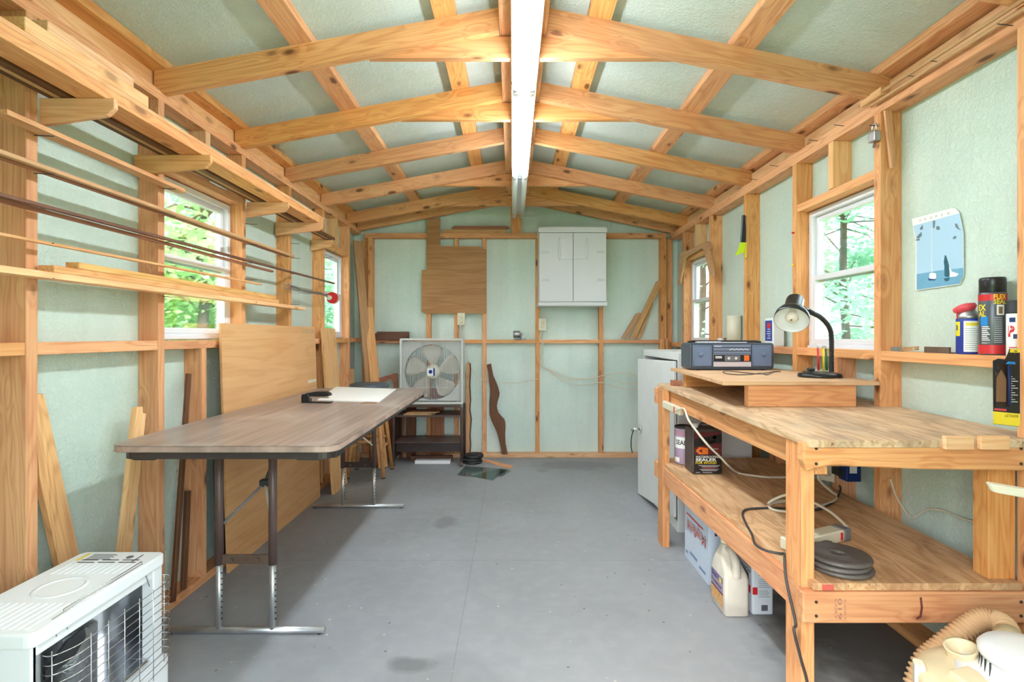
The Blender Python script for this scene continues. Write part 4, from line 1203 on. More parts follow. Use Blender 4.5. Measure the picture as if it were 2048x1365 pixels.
pts = [near+V((0, 0, .085)), far+V((0, 0, .012)), far+V((0, 0, .984)), near+V((0, 0, 1.0))]
d_.prism(pts, nn if nn.x < 0 else -nn)
door = d_.build('door', M_STEELW, t, bevel=.002)
hp = P(1283, 857, 3.66); hp.x = far.x+.002
k = MB().cyl(hp+V((-.016, -.03, 0)), hp+V((-.024, -.03, 0)), .028, n=20).build('handle', M_CHROME, door)
MB().tube([hp+V((-.02, -.03, 0)), hp+V((-.06, -.03, .0)), hp+V((-.075, -.02, -.012))], .010, 10).build('lever', M_CHROME, k)
MB().tube(smooth_path([hp+V((-.06, -.03, 0)), hp+V((-.078, -.03, -.05)), hp+V((-.082, -.03, -.12)), hp+V((-.074, -.03, -.17))], 5), .004, 6).build('key_cord', M_BLACKM, k)

# ------------------------------------------------------------------ workbench
def zb(Y): return .851+.018*(Y-1.47)
def zs(Y): return .433+.018*(Y-1.47)
t = thing('workbench', 'homemade wooden workbench with plywood top and lower shelf along the right wall', 'workbench', (1.17, 2.2, 0))
BX1 = 1.485
# posts
bbox_board('leg', .852, .890, 1.5085, 1.597, 0, zb(1.55)-.022, W_BENCH, t)
bbox_board('leg', 1.402, 1.482, 1.5085, 1.56, 0, zb(1.55)-.022, W_BENCH, t)
bbox_board('leg', .815, .853, 2.78, 2.868, 0, zb(2.82)-.022, W_BENCH, t)
bbox_board('leg', 1.44, 1.478, 2.78, 2.868, 0, zb(2.82)-.022, W_BENCH, t)
# rails: front end, far end, sides, for top and shelf
def yrail(x0, x1, ztop):
    ya, yb_ = 1.5085, 2.90
    return board('side_rail', (x0+.019, ya, ztop(ya)-.022-.0445), (x1+.019, yb_, ztop(yb_)-.022-.0445), .038, .089, (1, 0, 0), W_BENCH, t)
def wane_rail(zt_, wane):
    zt_ -= .0
    pts = [(.835, 1.4705, zt_-.089), (.835, 1.4705, zt_), (1.575, 1.4705, zt_), (1.575, 1.4705, zt_-.089)]
    if wane: pts = [(.848, 1.4705, zt_-.080), (.836, 1.4705, zt_-.05), (.838, 1.4705, zt_), (1.575, 1.4705, zt_), (1.575, 1.4705, zt_-.080), (1.2, 1.4705, zt_-.076), (1.0, 1.4705, zt_-.068), (.9, 1.4705, zt_-.066)]
    return polyboard('end_rail', pts, (0, .038, 0), W_BENCH, t, grain=(1, 0, 0), bevel=.004)
r1 = wane_rail(.841, True)
r2 = wane_rail(.411, False)
yrail(.891, .855, zb); yrail(.853-.0, .816, lambda y: zs(y))
yrail(1.44, 1.44, zb)
bbox_board('end_rail', .815, 1.478, 2.905, 2.943, zb(2.9)-.112, zb(2.9)-.023, W_BENCH, t)
bbox_board('end_rail', .815, 1.478, 2.905, 2.943, zs(2.9)-.112, zs(2.9)-.023, W_BENCH, t)
for r_, zc_ in ((r1, (.826, .782)), (r2, (.385, .345))):
    for x in (.872, 1.46):
        for z_ in zc_:
            MB().cyl((x, 1.4703, z_), (x, 1.4685, z_), .0045, n=10).build('screw', M_NAIL, r_)
def slab(name, x0, x0f, x1, y0, y1, zf, th, mat):
    c = V(((x0+x1)/2, (y0+y1)/2, (zf(y0)+zf(y1))/2))
    M = axes(c, V((0, y1-y0, zf(y1)-zf(y0))), V((-1, 0, 0))); Mi = M.inverted()
    pts = [Mi @ V(p) for p in ((x0, y0, zf(y0)), (x1, y0, zf(y0)), (x1, y1, zf(y1)), (x0f, y1, zf(y1)))]
    return MB().prism(pts, (0, 0, -th)).build(name, mat, t, M, .0015)
slab('bench_top', .847, .836, 1.572, 1.462, 2.95, zb, .021, M_BTOP)
slab('lower_shelf', .870, .822, 1.476, 1.480, 2.90, zs, .021, M_BSHELF)
# marks on the lower end rail and pegs on the top edge
for s_, x, z_, h in (('S-DRY', .925, .395, .007), ('019', .934, .395, .012), ('S-DRY', .952, .392, .006)):
    text('grade_stamp', s_, V((x, 1.4700, z_)), V((0, 0, -1)), V((1, 0, 0)), h, pbr('stamp_ink', srgb(150, 104, 96), .6), r2, width=.06)
MB().tube([(1.172, 1.4702, .398), (1.175, 1.4702, .37), (1.171, 1.4702, .345), (1.160, 1.4702, .337)], .0028, 6).build('pen_mark', M_MAROON, r2)
MB().bx(.895, .928, 1.4786, 1.4799, .414, .430).build('red_paint', pbr('red_stain', srgb(206, 96, 84), .6), t)
for px0, px1, lb in ((1887, 1944, 'left small wooden stop block on the near edge of the workbench'), (1957.5, 2015, 'right small wooden stop block on the near edge of the workbench')):
    a, b = P(px0, 873, 1.455), P(px1, 900, 1.455)
    one(bbox_board('stop_block', a.x, b.x, 1.447, 1.4615, .8275, .8655, W_PALE), lb, 'block', 'stop blocks on the bench edge')
# ------------------------------------------------------------------ riser on the bench
RZ = .966
t = thing('bench_riser', 'low plywood riser shelf standing on the workbench', 'shelf', (1.17, 2.5, .87))
c = V((1.17, 2.5, RZ-.008))
pts = [V((.849, 2.06, RZ-.016)), V((1.478, 2.06, RZ-.016)), V((1.478, 2.93, RZ-.016)), V((.905, 2.93, RZ-.016)), V((.905, 2.90, RZ-.016))]
polyboard('riser_top', pts, (0, 0, .016), W_PLYROUGH, t, grain=(1, 0, 0), bevel=.001)
f0 = zb(2.09)+.0005
bbox_board('front_support', .953, 1.389, 2.068, 2.106, f0, RZ-.0165, W_BENCH, t)
bbox_board('back_support', .930, 1.44, 2.75, 2.788, zb(2.79)+.0005, RZ-.0165, W_BENCH, t)
one(bbox_board('brown_offcut', .875, .925, 2.80, 2.84, zb(2.84)+.0005, zb(2.84)+.03, W_RED), 'small reddish offcut on the bench behind the riser', 'offcut')

# boombox
BX0_, BX1_, BY0, BY1 = .946, 1.394, 2.73, 2.875
bz = RZ+.004
t = thing('boombox', 'dark portable radio cassette player standing on the plywood riser', 'radio', (1.17, 2.8, RZ))
oc = rrect(BX1_-BX0_, .142, .014, 4)
cx, cz = (BX0_+BX1_)/2, bz+.071
MB().prism([(cx+a, BY0, cz+b_) for a, b_ in oc], (0, BY1-BY0, 0)).build('housing', pbr('charcoal_plastic', srgb(62, 70, 82), .35), t, bevel=.005, seg=2)
M_SPK = pbr('slate_grille', srgb(104, 118, 144), .4, bumpy=.15, bs=500)
for a, b, s in ((BX0_+.014, BX0_+.118, 1), (BX1_-.118, BX1_-.012, -1)):
    g_ = MB().prism([(x, y, z_) for x, y, z_ in ((a, BY0-.004, bz+.016), (b, BY0-.004, bz+.016), (b, BY0-.004, bz+.130), (a, BY0-.004, bz+.130))], (0, .006, 0)).build('speaker', M_SPK, t, bevel=.003)
    MB().ball(((a+b)/2-.01*s, BY0-.003, bz+.080), (.014, .007, .014), 16).build('dome', M_SPK, g_)
    fr_ = MB().tube([(a+.004, BY0-.0048, bz+.02), (b-.004, BY0-.0048, bz+.02), (b-.004, BY0-.0048, bz+.126), (a+.004, BY0-.0048, bz+.126)], .0012, 6, closed=True).build('speaker_rim', M_GREY, g_)
x0, x1 = BX0_+.124, BX1_-.124
fp = MB().bx(x0, x1, BY0-.003, BY0+.001, bz+.014, bz+.132).build('fascia', pbr('steel_blue_plastic', srgb(124, 136, 160), .3, .3), t, bevel=.001)
for z0_, z1_ in ((.116, .119), (.097, .100), (.084, .0855)):
    MB().bx(x0, x1, BY0-.0036, BY0-.0028, bz+z0_, bz+z1_).build('trim_line', M_BLACK, fp)
cw = MB().bx(x0+.002, x1-.002, BY0-.0042, BY0-.0028, bz+.043, bz+.078).build('cassette_window', M_BLACK, fp)
MB().bx(x0+.060, x0+.142, BY0-.0048, BY0-.0041, bz+.046, bz+.075).build('cassette', M_GREY, cw)
ob_ = MB()
for dx in (.082, .120): ob_.cyl((x0+dx, BY0-.0050, bz+.060), (x0+dx, BY0-.0047, bz+.060), .007, n=14)
ob_.build('cassette_reels', M_CABW, cw)
MB().bx(x0+.163, x1-.010, BY0-.0048, BY0-.0041, bz+.046, bz+.075).build('orange_sticker', M_ORANGE, cw)
MB().bx(x0+.010, x0+.045, BY0-.0048, BY0-.0041, bz+.060, bz+.064).bx(x0+.010, x0+.045, BY0-.0048, BY0-.0041, bz+.067, bz+.071).build('white_print', M_TEXTW, cw)
MB().bx(x0, x1, BY0-.005, BY0-.002, bz+.016, bz+.040).build('silver_strip', pbr('silver_plastic', srgb(206, 196, 198), .35, .2), fp)
dl = MB()
for i in range(9): dl.bx(x0+.085+i*.0115, x0+.0935+i*.0115, BY0-.0036, BY0-.0028, bz+.103+(i % 2)*.003, bz+.108+(i % 2)*.003)
dl.bx(x0+.006, x0+.045, BY0-.0036, BY0-.0028, bz+.122, bz+.1255)
dl.build('dial_marks', M_CABW, fp)
kb = MB()
for i in range(6): kb.bx(BX0_+.05+i*.022, BX0_+.068+i*.022, BY0+.03, BY0+.06, bz+.1415, bz+.149)
kb.bx(x0+.05, x1+.0, BY0+.04, BY0+.07, bz+.1415, bz+.146)
kb.build('top_keys', M_CABW, t, bevel=.001)
hd = [(BX0_+.02, BY0+.10, bz+.125), (BX0_+.025, BY0+.10, bz+.146), (BX0_+.05, BY0+.10, bz+.149), (BX1_-.05, BY0+.10, bz+.149), (BX1_-.025, BY0+.10, bz+.146), (BX1_-.02, BY0+.10, bz+.125)]
MB().tube(hd, .006, 8).build('carry_handle', M_BLACK, t)
ft_ = MB()
for x in (BX0_+.05, BX1_-.05):
    for y in (BY0+.02, BY1-.02): ft_.cyl((x, y, RZ+.0005), (x, y, bz+.002), .010, n=10)
ft_.build('rubber_feet', M_BLACKM, t)
cz_ = RZ+.0035
one(MB().tube(smooth_path([PZ(x, y, cz_) for x, y in ((1561, 743), (1545, 744.5), (1540, 748), (1533, 750), (1520, 747), (1505, 749), (1480, 750), (1455, 748), (1446, 744.5), (1450, 742.5), (1465, 743), (1490, 746), (1515, 748), (1535, 746), (1549, 743.5))], 5), .0022, 6).build('appliance_cable', M_CORDK), 'grey power cord coiled in front of the radio on the riser', 'cord')

# desk lamp
LB = V((1.365, 2.275, RZ+.0005))
t = thing('desk_lamp', 'black gooseneck desk lamp standing on the plywood riser', 'lamp', LB)
MB().lathe([(.088, 0), (.090, .006), (.086, .016), (.060, .022), (.03, .024), (.008, .025)], LB, n=36, sc=(1, .9)).build('base', M_BLACK, t)
MB().bx(LB.x-.062, LB.x-.012, LB.y-.03, LB.y+.03, LB.z+.018, LB.z+.026).build('pen_tray', M_BLACKM, t, bevel=.004)
gs = smooth_path([P(1663, 744, 2.28), P(1663, 712, 2.28), P(1663, 680, 2.275), P(1661, 662, 2.26), P(1654, 648, 2.24), P(1641, 635, 2.215), P(1626, 627, 2.20), P(1618, 623, 2.20)], 8)
gn = MB().tube(gs, .0088, 12)
for i in range(0, len(gs)-1, 1):
    m_ = gs[i].lerp(gs[i+1], .5); d_ = (gs[i+1]-gs[i]).normalized()
    gn.cyl(m_-d_*.0025, m_+d_*.0025, .0102, n=12)
gn.build('gooseneck', M_BLACKM, t)
op = P(1582.5, 641, 2.13); ax_ = V((-.45, -.60, -.66)).normalized()
s0 = op-ax_*.145
sh = MB().lathe([(.004, 0), (.024, .001), (.033, .006), (.035, .012), (.036, .075), (.040, .082), (.056, .098), (.065, .118), (.067, .145), (.0655, .1455)], s0, ax_, n=36, cap=False)
sh.build('lamp_shade', M_BLACK, t)
MB().lathe([(.0655, .1453), (.0635, .118), (.054, .100), (.038, .085), (.020, .080), (.004, .079)], s0, ax_, n=36, cap=False).build('shade_lining', M_WHITE, t)
MB().lathe([(.014, .078), (.016, .10), (.024, .118), (.026, .128), (.018, .140), (.004, .143)], s0, ax_, n=24, cap=False).build('bulb', pbr('frosted_bulb', srgb(232, 226, 214), .25), t)
kn = gs[-1]
MB().tube([kn, s0+ax_*.05-V((-.03, 0, 0))], .008, 8).build('swivel', M_BLACK, t)
# pencils standing in the lamp base, and an eraser
for px, y0, y1, mt, lb in ((1637.5, 697, 737, M_RED, 'red pencil standing behind the lamp base'), (1648, 696, 738, M_YEL, 'yellow pencil standing beside the gooseneck of the lamp'), (1654, 698, 738, M_GREEN, 'green pencil standing between the yellow pencil and the gooseneck')):
    a, b = P(px-.5, y1, 2.335), P(px, y0, 2.345)
    a = V((a.x, a.y, RZ+.001)); b.x = a.x+.003
    t2 = thing('pencil', lb, 'pencil', a, 'pencils at the desk lamp')
    MB().cyl(a+V((0, 0, .024)), b, .0052, n=6).build('barrel', mt, t2)
    MB().cyl(a, a+V((0, 0, .025)), .001, .0052, n=6).build('point', W_PALE, t2)
    MB().cyl(b, b+V((0, 0, .016)), .0054, n=10).build('ferrule', M_CABW, t2)
c = V((1.318, 2.262, RZ+.0265))
one(MB().ball(c+V((0, 0, .009)), (.018, .013, .009), 12).build('eraser', M_BLACKM), 'small dark eraser lying on the lamp base', 'eraser')

# ------------------------------------------------------------------ things on the right wall rail
RT = 1.0885
# white rectangular can
t = thing('solvent_can', 'white rectangular can with blue printed side on the right rail', 'can', (1.525, 2.97, RT))
x0, x1, y0, y1, z0, z1 = 1.493, 1.556, 2.93, 3.03, RT+.0005, RT+.165
bd = MB().bx(x0, x1, y0, y1, z0, z1).build('body', M_WHITE, t, bevel=.006, seg=2)
MB().bx(x0-.0008, x0, y0+.014, y1-.006, z0+.03, z1-.015).build('blue_label', M_BLUE, bd)
MB().bx(x0-.0014, x0-.0008, y0+.030, y1-.03, z1-.060, z1-.03).build('red_emblem', M_RED, bd)
lw = MB()
for i, (q0, q1) in enumerate(((.030, .070), (.035, .060), (.030, .074), (.030, .070), (.034, .064))): lw.bx(x0-.0014, x0-.0008, y0+q0, y0+q1, z0+.045+i*.013, z0+.049+i*.013)
lw.build('label_print', M_TEXTW, bd)
MB().cyl((1.525, 2.96, z1-.002), (1.525, 2.96, z1+.016), .014, n=18).build('cap', M_WHITE, t)
# paper roll
one(MB().lathe([(.040, 0), (.047, 0), (.047, .20), (.040, .20), (.040, 0)], (1.528, 3.535, RT+.0005), n=30, cap=False).build('paper_roll', M_BEIGE), 'cream cardboard tube standing on the right rail behind the radio', 'paper roll')
t = thing('tape_roll', 'small white roll with brown end lying on the rail beside the paper roll', 'tape roll', (1.515, 3.72, RT))
MB().cyl((1.497, 3.72, RT+.0235), (1.527, 3.72, RT+.0235), .023, n=22).build('roll', M_WHITE, t)
MB().cyl((1.527, 3.72, RT+.0235), (1.555, 3.72, RT+.0235), .0225, n=22).build('core', M_KRAFT, t)
one(MB().bx(1.497, 1.512, 3.05, 3.24, RT+.0005, RT+.010).build('metal_strip', M_ZINC), 'thin dull metal strip lying on the rail behind the radio', 'metal strip')
# penetrating oil can with red straw cap
def can(c, r, h, mat, t, n=32):
    return MB().lathe([(r*.96, 0), (r, .002), (r, h-.002), (r*.97, h)], c, n=n).build('body', mat, t)
def facing(c):
    d = V((-c[0], -c[1], 0)).normalized(); return d
def arc_label(name, c, r, z0, z1, a0, a1, mat, parent, n=14, k=1.004):
    """label wrapped on a can: angles (deg) about the direction to the camera, positive towards the right as seen"""
    d = facing(c); base = math.atan2(d.y, d.x)
    mb = MB(); mb.sm = True; A = []; B = []
    for i in range(n+1):
        a = base+math.radians(a0+(a1-a0)*i/n)
        A.append(mb.bm.verts.new((c[0]+r*k*math.cos(a), c[1]+r*k*math.sin(a), c[2]+z0))); B.append(mb.bm.verts.new((c[0]+r*k*math.cos(a), c[1]+r*k*math.sin(a), c[2]+z1)))
    for i in range(n): mb._f([A[i], A[i+1], B[i+1], B[i]])
    return mb.build(name, mat, parent)
def arc_text(name, s, c, r, z, h, a, mat, parent, width, k=1.012, bold=0):
    """lettering on a can, bent round its side, centred at angle a"""
    o = text(name, s, V((0, 0, 0)), V((1, 0, 0)), V((0, 1, 0)), h, mat, parent, width=width, bold=bold)
    d = facing(c); base = math.atan2(d.y, d.x)+math.radians(a)
    for v in o.data.vertices:
        an = base+(v.co.x-width/2)/r
        v.co = V((c[0]+r*k*math.cos(an), c[1]+r*k*math.sin(an), c[2]+z+v.co.y))
    return o
c = V((1.525, 1.712, RT+.0005)); r = .033
t = thing('spray_can', 'blue and yellow spray can with a red flip cap on the right rail', 'spray can', c)
bd = can(c, r, .118, M_BLUE, t)
arc_label('white_panel', c, r, .008, .110, -22, 62, M_TEXTW, bd)
arc_label('yellow_band', c, r, .094, .104, -12, 62, M_YEL, bd, k=1.008)
arc_label('yellow_shield', c, r, .060, .108, -80, -40, M_YEL, bd, k=1.008)
arc_text('lettering', '0', c, r, .078, .02, -62, M_NAVY, bd, .012, k=1.014, bold=.03)
for i in range(12): arc_label('small_print', c, r, .016+i*.0062, .0172+i*.0062, -16, 54-(i % 3)*9, M_GREY, bd, n=6, k=1.010)
MB().lathe([(r*.97, 0), (r*.90, .010), (r*.62, .024), (r*.55, .030)], c+V((0, 0, .118)), n=28).build('dome', M_ZINC, t)
cp = MB().lathe([(.008, 0), (.022, .002), (.029, .012), (.027, .022), (.012, .028), (.002, .029)], c+V((-.004, .004, .140)), (-.2, .25, 1), n=28, sc=(1.0, 1.25)).build('cap', M_REDCAP, t)
MB().cyl(c+V((-.030, .008, .115)), c+V((-.032, .010, .150)), .0018, n=6).build('straw', M_RED, t)
c = V((1.530, 1.632, RT+.0005)); r = .0345
t = thing('spray_can', 'tall dark grey spray can with black lid and red bands on the right rail', 'spray can', c)
bd = can(c, r, .198, M_CANGREY, t)
arc_label('red_band', c, r, .172, .192, -85, 85, M_RED, bd)
arc_label('red_band', c, r, .004, .032, -85, 85, M_RED, bd)
arc_text('lettering', 'FLEX', c, r, .177, .014, 32, M_YEL, bd, .034, bold=.03)
arc_text('lettering', 'SEAL', c, r, .161, .014, 32, M_YEL, bd, .034, bold=.03)
arc_text('lettering', 'EX', c, r, .142, .018, -46, M_YEL, bd, .024, bold=.03)
arc_text('lettering', 'AL', c, r, .122, .018, -46, M_YEL, bd, .024, bold=.03)
M_SWIRL = pbr('swirl_blue', srgb(30, 130, 200), .3)
arc_label('blue_swirl', c, r, .093, .122, -52, -18, M_SWIRL, bd, k=1.006)
arc_label('round_picture', c, r, .126, .158, 16, 50, M_TEXTW, bd, k=1.006)
arc_label('picture_face', c, r, .130, .152, 24, 42, M_KRAFT, bd, k=1.010)
for i in range(8): arc_label('white_print', c, r, .046+i*.006, .049+i*.006, -46, -10-(i % 3)*5, M_TEXTW, bd, n=5, k=1.008)
for i in range(14): arc_label('white_print', c, r, .040+i*.006, .0415+i*.006, 6, 40, M_CABW, bd, n=5, k=1.008)
arc_text('lettering', 'DIRECT', c, r, .036, .005, -28, M_TEXTW, bd, .022)
MB().lathe([(r*.90, .198), (r*.96, .200), (r*.96, .241), (r*.90, .246), (.004, .246)], c, n=32).build('lid', M_BLACK, t)
c = V((1.528, 1.552, RT+.0005)); r = .0235
t = thing('spray_can', 'slim white spray can with black cap tucked behind the near right stud', 'spray can', c)
bd = can(c, r, .128, M_WHITE, t)
arc_text('lettering', 'P', c, r, .060, .030, -30, M_RED, bd, .017, bold=.06)
arc_label('blue_mark', c, r, .052, .066, -18, 4, M_NAVY, bd, k=1.008)
arc_label('blue_mark', c, r, .102, .116, -42, -6, M_NAVY, bd, k=1.008)
for i in range(3): arc_label('red_print', c, r, .012+i*.006, .015+i*.006, -45, 10, M_RED, bd, n=5, k=1.008)
MB().lathe([(r*.97, .128), (r*.93, .132), (r*.86, .165), (r*.80, .168), (.003, .168)], c, n=28).build('cap', M_BLACKM, t)
# rusty bar, hinge, clothes peg
one(MB().bx(1.497, 1.503, 1.755, 1.862, RT+.0005, RT+.022).bx(1.503, 1.52, 1.755, 1.862, RT+.0005, RT+.004).build('angle_iron', M_RUST), 'rusty piece of angle iron lying on the right rail', 'metal piece')
one(MB().bx(1.500, 1.522, 1.99, 2.03, RT+.0005, RT+.017).cyl((1.522, 1.985, RT+.012), (1.522, 2.035, RT+.012), .006, n=10).build('hinge', M_ZINC), 'small grey hinge lying on the rail next to the stud', 'hinge')
t = thing('clothes_peg', 'wooden clothes peg lying on the right rail beside the hinge', 'clothes peg', (1.51, 1.93, RT))
board('half', (1.505, 1.975, RT+.006), (1.505, 1.90, RT+.012), .010, .006, (1, 0, 0), W_TAN, t)
board('half', (1.505, 1.975, RT+.0135), (1.505, 1.90, RT+.0195), .010, .006, (1, 0, 0), W_TAN, t)
MB().cyl((1.499, 1.915, RT+.0125), (1.511, 1.915, RT+.0125), .004, n=10).build('spring', M_STEEL, t)
# calendar page with a whale
def cz6(x, y): return 1810+x/6.825, 400+y/6.825
def CP(x, y, o=0):
    px, py = cz6(x, y); return PX(px, py, 1.572-o)
t = thing('calendar_page', 'curled calendar page with whale and sailboat pinned to the right wall', 'poster', CP(450, 700))
def cpoly(name, pts, mat, o, parent=None, th=.0004):
    return MB().prism([CP(x, y, o) for x, y in pts], (-th, 0, 0)).build(name, mat, parent or t)
sh = cpoly('sheet', ((95, 262), (640, 112), (690, 118), (745, 170), (800, 440), (806, 1030), (750, 1155), (150, 1240), (150, 560), (120, 420)), M_PAPER, 0, th=.001)
def grad_sea():
    m, t_, b, _ = newmat('printed_sea')
    tc = N(t_, 'TexCoord'); n = noise(t_, mapping(t_, tc.outputs['Object'], (40, 40, 220)), 1.0, 3)
    t_.links.new(mixc(t_, n, srgb(92, 150, 184), srgb(128, 180, 208)), b.inputs['Base Color']); b.inputs['Roughness'].default_value = .4
    return m
cpoly('printed_sky', ((112, 355), (740, 182), (790, 440), (798, 1025), (745, 1146), (160, 1230), (158, 560)), pbr('printed_sky', srgb(176, 208, 232), .4), .0012, sh)
cpoly('printed_sea', ((160, 1015), (500, 960), (796, 930), (797, 1025), (745, 1144), (160, 1228)), grad_sea(), .0017, sh)
M_TEAL = pbr('whale_teal', srgb(40, 92, 110), .4)
cpoly('printed_whale', ((545, 755), (560, 760), (585, 840), (605, 920), (612, 1045), (575, 1055), (540, 1040), (538, 900), (530, 850)), M_TEAL, .0022, sh)
cpoly('printed_whale', ((530, 1075), (612, 1060), (590, 1110), (545, 1110)), M_TEAL, .0022, sh)
cpoly('printed_spray', ((600, 900), (640, 980), (735, 1010), (700, 1045), (610, 1055), (612, 1000)), M_TEXTW, .0022, sh)
cpoly('printed_boat', ((340, 1000), (420, 1000), (428, 1060), (400, 1090), (340, 1080), (330, 1040)), M_TEXTW, .0022, sh)
cpoly('printed_boat', ((318, 1075), (425, 1085), (410, 1098), (322, 1100)), M_NAVY, .0026, sh)
cpoly('printed_mast', ((362, 380), (366, 380), (374, 1000), (366, 1000)), M_TEXTW, .0022, sh)
M_STAIN = pbr('grey_stain', srgb(110, 124, 134), .6)
for q in (((380, 285), (412, 285), (400, 385), (382, 385)), ((425, 370), (450, 355), (476, 375), (470, 410), (432, 408)), ((655, 515), (680, 490), (700, 500), (690, 530), (660, 538)), ((200, 395), (240, 340), (245, 400), (215, 412)), ((150, 520), (200, 460), (225, 440), (230, 490), (190, 525)), ((680, 320), (712, 330), (740, 395), (775, 412), (730, 405), (690, 370)), ((145, 545), (195, 525), (200, 555), (150, 558))):
    cpoly('stain', q, M_STAIN, .0024, sh)
xa, xb = CP(195, 300, .002), CP(610, 196, .002)
xd = (xb-xa).normalized()
for i, ch in enumerate('OROPEN'):
    p = xa.lerp(xb, i/5.4)
    text('lettering', ch, p, xd, V((0, 0, 1)), .009, M_GREY, sh)
# curled corners
for q in (((640, 112), (690, 110), (745, 175), (790, 420), (770, 415), (690, 330), (640, 200)), ((95, 262), (190, 240), (215, 330), (150, 545), (125, 430))):
    pass
# blister pack hanging at the near right stud
a = V((1.418, 1.512, 0)); b = V((1.478, 1.492, 0)); xd = (b-a).normalized(); nd = V((xd.y, -xd.x, 0))
zt_, zb_ = 1.150-(698-672)*1.5/1024, 1.150-(850-672)*1.5/1024
t = thing('blister_pack', 'torn black and yellow blister pack hanging on the near right stud', 'package', (1.45, 1.5, zb_))
o = V((a.x, a.y, zb_)); W_ = (b-a).length; Hh = zt_-zb_
def BP(u, v, k=0): return o+xd*u*W_+V((0, 0, 1))*v*Hh+nd*k
cd = MB().prism([BP(*p) for p in ((.02, 0), (.95, -.02), (1, .02), (1, .98), (.95, 1), (.62, 1), (.55, .93), (.45, .86), (.2, .87), (0, .84))], nd*.0012).build('card', M_BLACK, t)
MB().prism([BP(*p, .0014) for p in ((.02, .005), (.95, -.015), (1, .02), (1, .15), (0, .17))], nd*.0005).build('yellow_panel', M_YEL, cd)
MB().prism([BP(*p, .0014) for p in ((.62, .95), (1, .95), (1, .985), (.95, .998), (.64, .998))], nd*.0005).build('yellow_panel', M_YEL, cd)
text('lettering', 'BERKLEY', BP(.92, .135, .0022), -xd, V((0, 0, -1)), .008, M_BLACK, cd, width=W_*.5)
MB().bx(0, 0.001, 0, .001, 0, .001).build('staple', M_ZINC, cd, Matrix.Translation(BP(.8, .93, .002)))
lp = MB()
for i in range(12): lp.prism([BP(.68, .30+i*.03, .0014), BP(.92-.1*(i % 3), .30+i*.03, .0014), BP(.92-.1*(i % 3), .308+i*.03, .0014), BP(.68, .308+i*.03, .0014)], nd*.0004)
lp.build('white_print', M_TEXTW, cd)
MB().prism([BP(*p, .0016) for p in ((.05, .185), (.5, .18), (.5, .205), (.05, .21))], nd*.0004).build('pink_print', M_REDCAP, cd)
MB().prism([BP(*p, .0016) for p in ((.06, .24), (.6, .235), (.62, .80), (.35, .83), (.05, .80))], nd*.011).build('bubble', M_CLEARP, t, bevel=.003)
MB().prism([BP(*p, .0016) for p in ((.10, .30), (.46, .30), (.48, .60), (.30, .72), (.12, .62))], nd*.003).build('brown_backing', M_KRAFT, t)
MB().tube([BP(.56, .26, .008), BP(.56, .78, .008)], .004, 8).build('blue_tool', M_NAVY, t)
MB().prism([BP(*p, .010) for p in ((.40, .80), (.75, .80), (.72, .83), (.5, .835))], nd*.004).build('green_tab', M_SWIRL, t)
MB().cyl(BP(.8, .97, -.001), BP(.8, .97, .012), .0015, n=6).build('hanging_nail', M_NAIL, t)

# padlock with key, shim, sticks on the plate
c = PX(1753.5, 270, 1.474)
c = V((1.476, 2.088, 1.150+(672-270)*2.088/1024))
t = thing('padlock', 'worn padlock with a key hanging from a nail on the right stud', 'padlock', c)
MB().bx(c.x-.013, c.x+.013, c.y-.02, c.y+.02, c.z-.028, c.z+.012).build('body', M_ZINC, t, bevel=.004, seg=2)
MB().tube([(c.x, c.y-.012, c.z+.01), (c.x, c.y-.012, c.z+.034), (c.x, c.y-.006, c.z+.044), (c.x, c.y+.006, c.z+.044), (c.x, c.y+.012, c.z+.034), (c.x, c.y+.012, c.z+.01)], .0035, 8).build('shackle', M_STEEL, t)
MB().cyl((c.x-.001, c.y, c.z-.044), (c.x+.001, c.y, c.z-.044), .010, n=16).bx(c.x-.001, c.x+.001, c.y-.003, c.y+.003, c.z-.038, c.z-.026).build('key', M_RUST, t)
MB().cyl((c.x-.02, c.y, c.z+.0395), (XR+.004, c.y, c.z+.036), .002, n=6).build('hanging_nail', M_NAIL, t)
pts = [P(x, y, 2.058) for x, y in ((1768.5, 200), (1781.5, 200), (1791.5, 332), (1783, 336))]
one(polyboard('shim', pts, (0, .012, 0), W_CLEAR, None, grain=(.1, 0, -1)), 'thin tapered shim hanging on the stud below the right top plate', 'stick')
one(board('small_block', V((1.462, 2.02, 2.118)), V((1.462, 2.14, 2.118)), .03, .02, (0, 0, 1), W_PALE), 'small pale block tucked above the right top plate by the rafter', 'block')
for x, z0_, z1_, lb in ((1.462, 2.118, 2.108, 'upper thin stick laid along nails under the right rafters'), (1.470, 2.094, 2.086, 'lower thin stick laid along nails beside the right top plate')):
    one(board('thin_stick', (x, .9, z1_), (x, 2.16 if x < 1.465 else 2.10, z0_), .012, .008, (0, 0, 1), W_TAN), lb, 'stick', 'thin sticks along the right top plate')
# ice scraper
def zs7(x, y, Y=3.24): return P(1340+x/4.874, 420+y/4.874, Y)
t = thing('brush', 'black handled brush with lime bristles hanging on the right stud', 'brush', zs7(715, 450))
MB().prism([zs7(x, y) for x, y in ((708, 50), (738, 48), (744, 180), (742, 318), (690, 318), (700, 180))], (0, .014, 0)).build('handle', M_BLACK, t, bevel=.003)
MB().prism([zs7(x, y, 3.242) for x, y in ((690, 318), (735, 312), (732, 360), (722, 414), (640, 448), (672, 380))], (0, .012, 0)).build('bristles', M_LIME, t)
MB().prism([zs7(x, y, 3.245) for x, y in ((733, 312), (750, 320), (748, 466), (730, 466))], (0, .010, 0)).build('scraper', M_YEL, t)
MB().cyl(zs7(722, 66, 3.235), zs7(760, 60, 3.30), .002, n=6).build('hanging_nail', M_NAIL, t)
